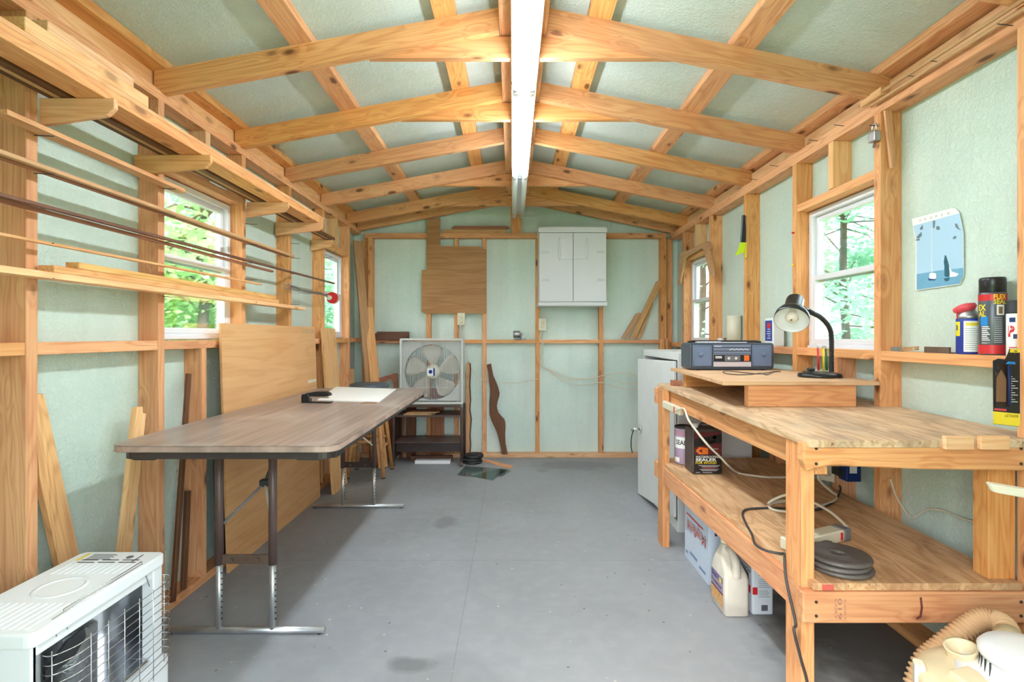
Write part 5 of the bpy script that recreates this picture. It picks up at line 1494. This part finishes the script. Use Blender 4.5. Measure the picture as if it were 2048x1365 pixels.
# sawn wooden arch over the far right window
def ZA(x, y, X=1.462): return PX(1340+x/4.874, 420+y/4.874, X)
pts = [ZA(x, y) for x, y in ((165, 400), (350, 310), (380, 325), (388, 360), (375, 400), (410, 560), (416, 648), (384, 640), (330, 395), (310, 372), (168, 450), (140, 480), (126, 560), (118, 600), (100, 700), (90, 732), (74, 735), (84, 600), (96, 430), (130, 405))]
one(polyboard('sawn_arch', pts, (.016, 0, 0), W_TAN, None, grain=(0, 1, 0)), 'jigsawn wooden arch hanging over the far right window', 'wooden template')

# ------------------------------------------------------------------ on the lower shelf
def can_label(c, o): pass
x0, x1, y0, y1 = .9035, 1.052, 2.57, 2.69; z0 = zs(2.63)+.002; z1 = z0+.225
t = thing('sealer_can', 'dark rectangular can of waterproofing wood sealer on the lower shelf', 'can', ((x0+x1)/2, 2.63, z0))
M_CANK = pbr('black_can_label', srgb(34, 26, 28), .4)
bd = MB().bx(x0, x1, y0, y1, z0, z1).build('body', pbr('grimy_tin', srgb(96, 88, 86), .45, .3, var=.6), t, bevel=.008, seg=2)
lb = MB().bx(x0+.006, x1-.002, y0-.001, y0, z0+.004, z1-.012).build('front_label', M_CANK, bd)
X_, Z_ = V((1, 0, 0)), V((0, 0, 1))
def fl(u, v, k=.0014): return V((x0+u*(x1-x0), y0-k, z0+v*(z1-z0)))
decal('maroon_band', [fl(.06, .70), fl(.98, .80), fl(.98, .94), fl(.06, .94)], M_MAROON, lb, n=(0, -1, 0))
decal('maroon_field', [fl(.06, .43), fl(.98, .43), fl(.98, .70), fl(.06, .60)], M_MAROON, lb, n=(0, -1, 0))
decal('black_band', [fl(.06, .59, .0018), fl(.98, .74, .0018), fl(.98, .90, .0018), fl(.06, .78, .0018)], M_CANK, lb, n=(0, -1, 0))
xr_ = V((1, 0, .14)).normalized(); zr_ = V((-.14, 0, 1)).normalized()
text('lettering', 'Weather', fl(.38, .67, .0024), xr_, zr_, .017, M_ORANGE, lb, width=.062, bold=.02)
text('lettering', 'Super', fl(.34, .745, .0024), xr_, zr_, .012, M_RED, lb, width=.038, bold=.02)
MB().cyl(fl(.74, .82, .0018), fl(.74, .82, .0024), .010, n=16).build('sun_mark', M_ORANGE, lb)
decal('house_picture', [fl(.10, .52, .002), fl(.22, .44, .002), fl(.52, .44, .002), fl(.52, .58, .002), fl(.22, .60, .002)], M_ORANGE, lb, n=(0, -1, 0))
decal('house_door', [fl(.20, .52, .0026), fl(.32, .47, .0026), fl(.32, .56, .0026)], M_MAROON, lb, n=(0, -1, 0))
text('lettering', 'PREMIUM', fl(.62, .545, .0024), X_, Z_, .006, M_TEXTW, lb, width=.036)
text('lettering', 'WATERPROOFING', fl(.10, .355, .0024), X_, Z_, .012, M_TEXTW, lb, width=.122, bold=.01)
text('lettering', 'SEALER', fl(.10, .29, .0024), X_, Z_, .013, M_TEXTW, lb, width=.105, bold=.03)
text('lettering', 'FOR WOOD', fl(.10, .225, .0024), X_, Z_, .012, M_YEL, lb, width=.105, bold=.02)
for i, (u0, u1) in enumerate(((.20, .92), (.30, .86), (.34, .78), (.24, .88), (.30, .82))):
    decal('small_print', [fl(u0, .185-i*.028, .002), fl(u1, .185-i*.028, .002), fl(u1, .195-i*.028, .002), fl(u0, .195-i*.028, .002)], M_CABW if i != 2 else M_RED, lb, n=(0, -1, 0))
decal('small_print', [fl(.10, .03, .002), fl(.25, .03, .002), fl(.25, .04, .002), fl(.10, .04, .002)], M_CABW, lb, n=(0, -1, 0))
decal('small_print', [fl(.34, .03, .002), fl(.66, .03, .002), fl(.66, .04, .002), fl(.34, .04, .002)], M_CABW, lb, n=(0, -1, 0))
MB().cyl((x0+.03, 2.62, z1-.001), (x0+.03, 2.62, z1+.022), .016, n=18).build('cap', M_WHITE, t)
MB().tube([(x0+.06, 2.63, z1), (x0+.065, 2.63, z1+.02), (x0+.12, 2.63, z1+.02), (x0+.125, 2.63, z1)], .004, 8).build('carry_handle', M_BLACKM, t)
c = V((.935, 2.785, zs(2.785)+.003)); r = .050
t = thing('paint_can', 'round lilac labelled can standing behind the wood sealer can', 'can', c)
bd = can(c, r, .19, M_LILAC, t)
arc_label('white_label', c, r, .085, .145, -70, 40, M_TEXTW, bd)
arc_text('lettering', 'SEAL', c, r, .105, .024, -22, M_TEXTK, bd, .060, bold=.02)
arc_label('pink_band', c, r, .15, .18, -85, 60, pbr('mauve', srgb(186, 140, 160), .5), bd)
arc_label('white_label', c, r, .01, .035, -80, -30, M_TEXTW, bd)
MB().lathe([(r*1.0, .19), (r*1.04, .192), (r*1.04, .200), (r*.9, .202), (r*.86, .196), (.004, .196)], c, n=32).build('lid', M_BLACKM, t)

# small black weights on the shelf
for i, lb in enumerate(('bottom iron weight plate in the shelf stack', 'middle iron weight plate in the shelf stack', 'top iron weight plate in the shelf stack')):
    zz_ = zs(1.667)+.001+i*.0142
    o = MB().lathe([(.013, .007), (.013, .0128), (.026, .0132), (.030, .0115), (.068, .0122), (.080, .0136), (.088, .0120), (.091, .007), (.088, .001), (.013, .0005), (.013, .007)], (1.0025+.004*(-1)**i, 1.577+.003*i, zz_), n=44, cap=False).build('weight_plate', M_IRON)
    one(o, lb, 'weight plate', 'iron weight plates on the lower shelf')
# power strip and cords
pc = V((1.085, 1.765, zs(1.765)))
t = thing('power_strip', 'beige power strip with grey end and red switch on the lower shelf', 'power strip', pc)
M = axes(pc+V((0, 0, .0225)), V((.86, .38, 0)), V((-.38, .86, 0)))
bd = MB().bx(-.20, .052, -.027, .027, -.020, .020).build('body', M_BEIGE, t, M, bevel=.004)
MB().bx(.0525, .088, -.028, .028, -.021, .021).build('end_cap', M_GREY, t, M, bevel=.004)
MB().bx(.030, .040, -.0292, -.0268, -.012, .014).build('switch', M_RED, bd, M)
t = thing('black_plug', 'black plug lying before the power strip on the lower shelf', 'plug', P(1655, 1082, 1.7))
q = PZ(1652, 1090, zs(1.68)+.014)
M = axes(q, V((.8, -.5, 0)), V((.5, .8, 0)))
MB().bx(-.026, .020, -.013, .013, -.012, .012).build('plug_body', M_BLACK, t, M, bevel=.004)
MB().bx(.020, .034, -.009, .009, -.008, .008).build('strain_relief', M_BLACKM, t, M, bevel=.002)
MB().bx(-.07, -.027, -.012, .012, -.012, .010).build('second_plug', M_BLACKM, t, M, bevel=.004)
SZ_ = lambda x, y: PZ(x, y, .462)
def shelf_path(l, r_):
    out = []
    for x, y in l:
        z_ = .45
        for _ in range(4):
            q_ = PZ(x, y, z_); z_ = zs(q_.y)+r_+.001
        out.append(q_)
    return out
def m6(x, y): return 1560+x/2.936, 900+y/2.936
e1 = pc+V((.86*.09, .38*.09, .024))
pts = [e1, e1+V((.02, .015, .012)), V((1.19, 1.95, zs(1.95)+.05)), V((1.13, 2.08, zs(2.08)+.06)), V((1.06, 2.12, zs(2.12)+.012))]+shelf_path(((1575, 1002), (1555, 1003), (1543, 1008), (1537, 1014), (1550, 1021), (1580, 1024), (1620, 1018), (1650, 1010), (1668, 1002), (1675, 992)), .006)+[P(1664, 985, 2.27), P(1645, 968, 2.27), P(1636, 955, 2.27), P(1645, 948, 2.29), P(1660, 951, 2.30)]
one(cable('white_cable', pts, .0055, M_CORDW, n=8), 'thick white cord looping from the power strip to the shelf outlet', 'cord')
pts = [P(1679, 972, 2.28), P(1681, 965+15, 2.26)]+shelf_path(((1672, 1000), (1655, 1012), (1635, 1020), (1600, 1019), (1560, 1017), (1520, 1017), (1492, 1020), (1485, 1030), (1493, 1050), (1503, 1068), (1511, 1090), (1532, 1102)), .004)
q = pts[-1]
pts += shelf_path(((1555, 1107), (1571, 1109)), .004)
pts += [V((.850, 1.60, .455)), V((.835, 1.56, .40)), V((.840, 1.52, .30)), P(1588, 1262, 1.50), P(1602, 1320, 1.50), P(1614, 1364, 1.505), V((.868, 1.48, .03)), V((.88, 1.40, .006)), V((.90, 1.25, .006))]
one(cable('dark_cable', pts, .0042, M_CORDK, n=8), 'dark cord crossing the lower shelf and running down the near bench leg', 'cord')
# extension block on the far leg and its cord
c = P(1353, 811, 2.74)
t = thing('extension_block', 'beige extension block fixed to the far bench leg with white cord', 'extension block', c)
M = axes(V((.842, 2.70, .770)), V((.20, -1, -.10)), V((0, -.1, 1)))
bd = MB().bx(-.09, .09, -.020, .020, -.016, .010).build('body', M_BEIGE, t, M, bevel=.004)
MB().bx(.035, .043, -.016, .016, -.0175, -.0158).bx(.035, .043, -.016, .016, .0098, .0115).build('red_switch', M_RED, bd, M)
pts = [M @ V((.06, 0, .012)), P(1368, 818, 2.55), P(1377, 840, 2.50), P(1397, 868, 2.45), P(1418, 893, 2.42), P(1440, 914, 2.45)]+[P(1455, 930, 2.47)]+shelf_path(((1475, 946), (1500, 951), (1535, 955), (1580, 955), (1620, 953)), .0055)
cable('cord', pts, .0055, M_CORDW, t, n=8)
# outlet on the stud above the shelf with blue adapter
c = V((1.462, 2.385, .530))
t, M = outlet('shelf_outlet', 'white outlet on the stud above the lower shelf under the bench', c, (-.75, -.66, 0))
t = thing('power_adapter', 'dark blue power adapter plugged in below the bench top', 'adapter', c)
q = V((1.508, 2.29, .532))
MB().bx(q.x-.032, q.x+.032, q.y-.03, q.y+.03, q.z-.028, q.z+.05).build('body', M_NAVY, t, bevel=.003)
MB().bx(q.x-.020, q.x+.012, q.y-.0312, q.y-.03, q.z+.01, q.z+.04).build('label', M_TEXTW, t)
MB().bx(q.x-.05, q.x-.032, q.y-.01, q.y+.05, q.z-.01, q.z+.02).build('prongs', M_BLACKM, t)
pts = [P(*m6(x, y), 2.06) for x, y in ((648, 172), (660, 210), (676, 260), (720, 340), (775, 402), (825, 375), (880, 350), (960, 360), (1030, 388), (1080, 408), (1155, 430))]
pts = [V((min(p.x*((1.566)/p.x if i > 1 else 1.0), 1.566), p.y*((1.566/p.x) if i > 1 else 1), 0)) for i, p in enumerate(pts)]
pq = []
for (x, y), i in zip(((648, 172), (662, 215), (680, 268), (720, 340), (775, 402), (825, 375), (880, 350), (960, 360), (1030, 388), (1080, 408), (1200, 440)), range(11)):
    px, py = m6(x, y)
    pq.append(P(px, py, 2.06) if i < 3 else PX(px, py, 1.566))
one(cable('thin_cable', pq, .0036, M_CORDW, k=3), 'thin cream cable running from a stud hole along the right wall under the bench', 'cable')

# ------------------------------------------------------------------ on the floor under the bench
def Q5(x, y): return 1300+x/3.103, 820+y/3.103
x0, x1, y0, y1, zt_ = .902, 1.22, 2.36, 2.68, .302
t = thing('carton', 'blue and white open carton with upside-down red lettering under the bench', 'box', ((x0+x1)/2, 2.52, 0))
bd = MB().frame([(x0, y0, .001), (x1, y0, .001), (x1, y1, .001), (x0, y1, .001)], [(x0+.004, y0+.004, .001), (x1-.004, y0+.004, .001), (x1-.004, y1-.004, .001), (x0+.004, y1-.004, .001)], (0, 0, zt_)).bx(x0+.004, x1-.004, y0+.004, y1-.004, .001, .005).build('box_walls', M_CARD, t)
MB().bx(x0+.006, x1-.006, y0+.006, y1-.006, .006, zt_-.02).build('black_fill', M_BLACKM, t)  # solid black block filling the open carton
Yd, Zu = V((0, 1, 0)), V((0, 0, -1))
# upside down on the aisle side: text runs away from the camera
for mt, k, dz, bo in ((M_BLUE, .0008, 0, .075), (M_TEXTW, .0012, 0, .045), (M_RED, .0016, 0, .0)):
    text('lettering', 'Mayfield', V((x0-k, y0+.028, .205)), Yd, Zu, .050, mt, bd, width=.245+bo*.1, bold=bo)
decal('red_stripe', [V((x0-.0008, y0+.06, .238)), V((x0-.0008, y1-.03, .238)), V((x0-.0008, y1-.03, .230)), V((x0-.0008, y0+.06, .230))], M_RED, bd, n=(-1, 0, 0))
for i in range(9):
    w_ = .006 if i % 3 else .012
    xx = x0+.03+i*.030
    decal('blue_bar', [V((xx, y0-.0008, .225)), V((xx+w_, y0-.0008, .225)), V((xx+w_, y0-.0008, .285)), V((xx, y0-.0008, .285))], M_NAVY, bd, n=(0, -1, 0))
decal('blue_bar', [V((x0+.10, y0-.0008, .205)), V((x1-.02, y0-.0008, .205)), V((x1-.02, y0-.0008, .215)), V((x0+.10, y0-.0008, .215))], M_NAVY, bd, n=(0, -1, 0))
for u0, u1, z_ in ((.03, .11, .03), (.14, .24, .045), (.27, .30, .03)):
    decal('small_print', [V((x0-.0008, y0+u0, z_)), V((x0-.0008, y0+u1, z_)), V((x0-.0008, y0+u1, z_+.012)), V((x0-.0008, y0+u0, z_+.012))], pbr('pale_blue_print', srgb(120, 140, 180), .5), bd, n=(-1, 0, 0))
# deck protector jug
t = thing('jug', 'grubby white handled jug with deck protector label on the floor', 'jug', (.915, 2.15, 0))
jx0, jx1, jy0, jy1 = .866, .967, 2.085, 2.235
jb = MB(); jb.sm = True
dirty = pbr('grubby_white_plastic', srgb(232, 222, 206), .45, var=.22)
jc = (jx0+jx1)/2; rings_ = []
for z_, ya, yb_, hw, rc in ((.0, 2.095, 2.228, .045, .012), (.006, 2.087, 2.234, .0505, .014), (.150, 2.087, 2.236, .0505, .014), (.172, 2.096, 2.237, .047, .016), (.196, 2.130, 2.236, .040, .016), (.222, 2.166, 2.232, .030, .016), (.240, 2.178, 2.226, .022, .016), (.262, 2.180, 2.222, .020, .017)):
    rings_.append([jb.bm.verts.new((jc+a, (ya+yb_)/2+b_, z_)) for a, b_ in rrect(2*hw, yb_-ya, rc, 4)])
for ra, rb_ in zip(rings_, rings_[1:]):
    for k in range(len(ra)): jb._f([ra[k], ra[(k+1) % len(ra)], rb_[(k+1) % len(ra)], rb_[k]])
jb.sm = False
jb._f(list(reversed(rings_[0]))); jb._f(rings_[-1])
jug = jb.build('bottle', dirty, t)
MB().tube(smooth_path([(jc, 2.196, .236), (jc, 2.165, .244), (jc, 2.132, .240), (jc, 2.108, .222), (jc, 2.099, .195), (jc, 2.098, .160)], 5), .0165, 10, rr=[.013+.006*i/25 for i in range(26)]).build('handle', dirty, t)
MB().lathe([(.020, 0), (.021, .002), (.021, .022), (.018, .026), (.003, .026)], (jc, 2.201, .262), n=20).build('cap', M_CREAM, t)
def JL(y, z_, k=.0008): return V((jx0-k, y, z_))
lbm = decal('label', [JL(2.225, .030), JL(2.105, .030), JL(2.105, .149), JL(2.225, .149)], M_LILAC, jug, n=(-1, 0, 0))
decal('label_picture', [JL(2.225, .030, .0016), JL(2.105, .030, .0016), JL(2.105, .078, .0016), JL(2.225, .078, .0016)], W_OAKSTRIP, lbm, n=(-1, 0, 0))
decal('label_stripe', [JL(2.225, .080, .0016), JL(2.105, .080, .0016), JL(2.105, .086, .0016), JL(2.225, .086, .0016)], M_MAROON, lbm, n=(-1, 0, 0))
decal('label_sky', [JL(2.222, .125, .0013), JL(2.107, .125, .0013), JL(2.107, .148, .0013), JL(2.222, .148, .0013)], pbr('label_violet', srgb(120, 110, 160), .5), lbm, n=(-1, 0, 0))
text('lettering', 'Deck', JL(2.222, .122, .0022), V((0, -1, 0)), V((0, 0, 1)), .018, M_TEXTK, lbm, width=.058, bold=.015)
text('lettering', 'Protector', JL(2.222, .097, .0022), V((0, -1, 0)), V((0, 0, 1)), .018, M_TEXTK, lbm, width=.108, bold=.015)
MB().cyl(JL(2.130, .132, .0016), JL(2.130, .132, .0022), .012, n=10).build('yellow_star', M_YEL, lbm)
# water seal can
x0, x1, y0, y1, z1 = .985, 1.072, 2.105, 2.215, .235
t = thing('sealant_can', 'white rectangular can with red rim standing behind the jug', 'can', ((x0+x1)/2, 2.16, 0))
bd = MB().bx(x0, x1, y0, y1, .001, z1).build('body', pbr('white_tin', srgb(222, 228, 236), .3, .1), t, bevel=.008, seg=2)
MB().frame([(x0-.002, y0-.002, z1-.004), (x1+.002, y0-.002, z1-.004), (x1+.002, y1+.002, z1-.004), (x0-.002, y1+.002, z1-.004)], [(x0+.006, y0+.006, z1-.004), (x1-.006, y0+.006, z1-.004), (x1-.006, y1-.006, z1-.004), (x0+.006, y1-.006, z1-.004)], (0, 0, .008)).build('rim', M_RED, t, bevel=.002)
def TL(y, z_, k=.0008): return V((x0-k, y, z_))
decal('red_block', [TL(y1-.01, .085), TL(y0+.012, .085), TL(y0+.012, .115), TL(y1-.01, .115)], M_RED, bd, n=(-1, 0, 0))
decal('red_block', [V((x0+.002, y0-.0008, .085)), V((x0+.022, y0-.0008, .085)), V((x0+.022, y0-.0008, .115)), V((x0+.002, y0-.0008, .115))], M_RED, bd, n=(0, -1, 0))
decal('dark_picture', [TL(y1-.01, .12), TL(y0+.03, .12), TL(y0+.03, .16), TL(y1-.01, .17)], M_CANGREY, bd, n=(-1, 0, 0))
text('lettering', "Thompson's", TL(y1-.008, .188), V((0, -1, 0)), V((0, 0, 1)), .014, M_MAROON, bd, width=.092, bold=.01)
text('lettering', 'WaterSeal', TL(y1-.008, .168), V((0, -1, 0)), V((0, 0, 1)), .014, M_TEXTK, bd, width=.090, bold=.01)
pr = MB()
for i in range(16):
    if i in (5, 11): continue
    pr.bx(x0+.026, x1-.014-(i*37 % 5)*.002, y0-.0008, y0, .195-i*.008, .1965-i*.008)
pr.build('small_print', M_GREY, bd)
bc_ = MB()
for i in range(9): bc_.bx(x0+.038+i*.003, x0+.0395+i*.003+(i % 2)*.0008, y0-.0008, y0, .018, .042)
bc_.build('barcode', M_TEXTK, bd)
MB().cyl((x0+.04, y0+.05, z1), (x0+.04, y0+.05, z1+.022), .018, n=18).build('cap', M_WHITE, t)
MB().tube([(x0+.06, y0+.03, z1+.002), (x0+.062, y0+.05, z1+.018), (x0+.062, y0+.08, z1+.018), (x0+.06, y0+.10, z1+.002)], .003, 8).build('wire_handle', M_STEEL, t)

# ------------------------------------------------------------------ shop vacuum
vc = V((1.146, 1.15, 0))
t = thing('shop_vacuum', 'yellowed wet and dry vacuum with ribbed hose at the near right corner', 'vacuum cleaner', vc)
MB().lathe([(.150, .035), (.158, .04), (.174, .30), (.176, .308)], vc, n=44).build('drum', pbr('grey_drum', srgb(176, 172, 164), .45), t)
MB().lathe([(.176, .300), (.188, .302), (.190, .330), (.186, .342), (.160, .352), (.120, .358), (.004, .358)], vc, n=48).build('lid', M_TANP, t)
mh = MB().lathe([(.138, .354), (.139, .360), (.114, .366), (.098, .374), (.091, .418), (.089, .422)], vc+V((.03, 0, 0)), n=48).build('motor_housing', M_WHITE, t)
MB().lathe([(.090, .414), (.098, .412), (.100, .424), (.092, .434), (.06, .439), (.004, .440)], vc+V((.03, 0, 0)), n=48).build('motor_cap', M_WHITE, t)
vs = MB()
for k in range(4):
    a = math.radians(148+k*9)
    p_ = vc+V((.03, 0, 0))+V((math.cos(a), math.sin(a), 0))*.0955
    vs.box(p_+V((0, 0, .394)), (.002, .003, .030), Matrix.Rotation(a-math.pi/2, 3, 'Z'))
vs.build('vent_slots', M_BLACKM, mh)
a = math.radians(238); d_ = V((math.cos(a), math.sin(a), 0)); s_ = V((-d_.y, d_.x, 0))
pc_ = vc+V((.03, 0, 0))+d_*.098
sb = MB().box(pc_+V((0, 0, .392)), (.075, .02, .05), Matrix.Rotation(a+math.pi/2, 3, 'Z')).build('switch_box', M_WHITE, t, bevel=.004)
MB().box(pc_+d_*.0105-s_*.018+V((0, 0, .392)), (.014, .002, .022), Matrix.Rotation(a+math.pi/2, 3, 'Z')).build('rocker_switch', M_GREY, sb)
MB().cyl(pc_+d_*.009+s_*.018+V((0, 0, .392)), pc_+d_*.016+s_*.018+V((0, 0, .392)), .010, n=16).build('socket', M_BLACK, sb)
# intake port on the lid
ip = vc+V((-.035, .112, .352))
MB().lathe([(.036, -.006), (.031, .018), (.034, .030), (.035, .034), (.027, .034), (.026, .0), (.003, .0)], ip, (-.25, -.05, 1), n=28, cap=False).build('intake_port', M_TANP, t)
MB().prism([vc+V((-.125, .05, .350)), vc+V((-.07, .06, .356)), vc+V((-.055, -.02, .356)), vc+V((-.085, -.05, .356)), vc+V((-.12, -.02, .350))], (0, 0, .016)).build('carry_rib', M_TANP, t, bevel=.005, seg=2)
for a in (150, 330):
    a = math.radians(a); q = vc+V((math.cos(a), math.sin(a), 0))*.184
    R_ = Matrix.Rotation(a, 3, 'Z')
    MB().box(q+V((0, 0, .330)), (.022, .034, .055), R_).build('latch', M_CREAM, t, bevel=.003)
for k in range(4):
    a = math.radians(45+90*k); q = vc+V((math.cos(a), math.sin(a), 0))*.15
    MB().cyl(q+V((-.01, 0, .019)), q+V((.01, 0, .019)), .019, n=16).bx(q.x-.014, q.x+.014, q.y-.01, q.y+.01, .030, .05).build('caster', M_BLACKM, t)
hp_ = [vc+V((.12, .15, .36)), V((1.315, 1.365, .372)), P(1990, 1242, 1.40), P(1960, 1240, 1.415), P(1925, 1262, 1.415), P(1880, 1296, 1.41), P(1845, 1330, 1.40), V((1.075, 1.375, .185)), V((1.02, 1.32, .13)), V((.985, 1.22, .075)), V((1.0, 1.10, .045)), V((1.08, 1.02, .04))]
hs = smooth_path(hp_, 24)
rr = [.0245+.0035*(1 if i % 4 < 2 else -1) for i in range(len(hs))]
MB().tube(hs, .025, 14, rr=rr).build('hose', M_TANH, t)
MB().tube([hp_[0]-V((0, 0, .02)), hp_[0], hp_[0].lerp(hp_[1], .6)], .031, 18).build('hose_cuff', M_TANP, t)
# flat wand sticking in from the right
a, b = V((1.250, 1.352, .764)), V((1.560, 1.23, .725))
pts = []
xd = (b-a).normalized(); yd = V((0, 0, 1)).cross(xd).normalized()
oc = []
for i in range(9):
    an = math.pi/2+math.pi*i/8
    oc.append(a+xd*(.016*math.cos(an)+.016)+yd*.016*math.sin(an))
oc += [b-yd*.016, b+yd*.016]
one(MB().prism(oc, V((.012, 0, -.024))).build('flat_wand', M_CREAM, None, bevel=.004, seg=2), 'cream flat plastic wand propped against the right wall below bench height', 'wand')
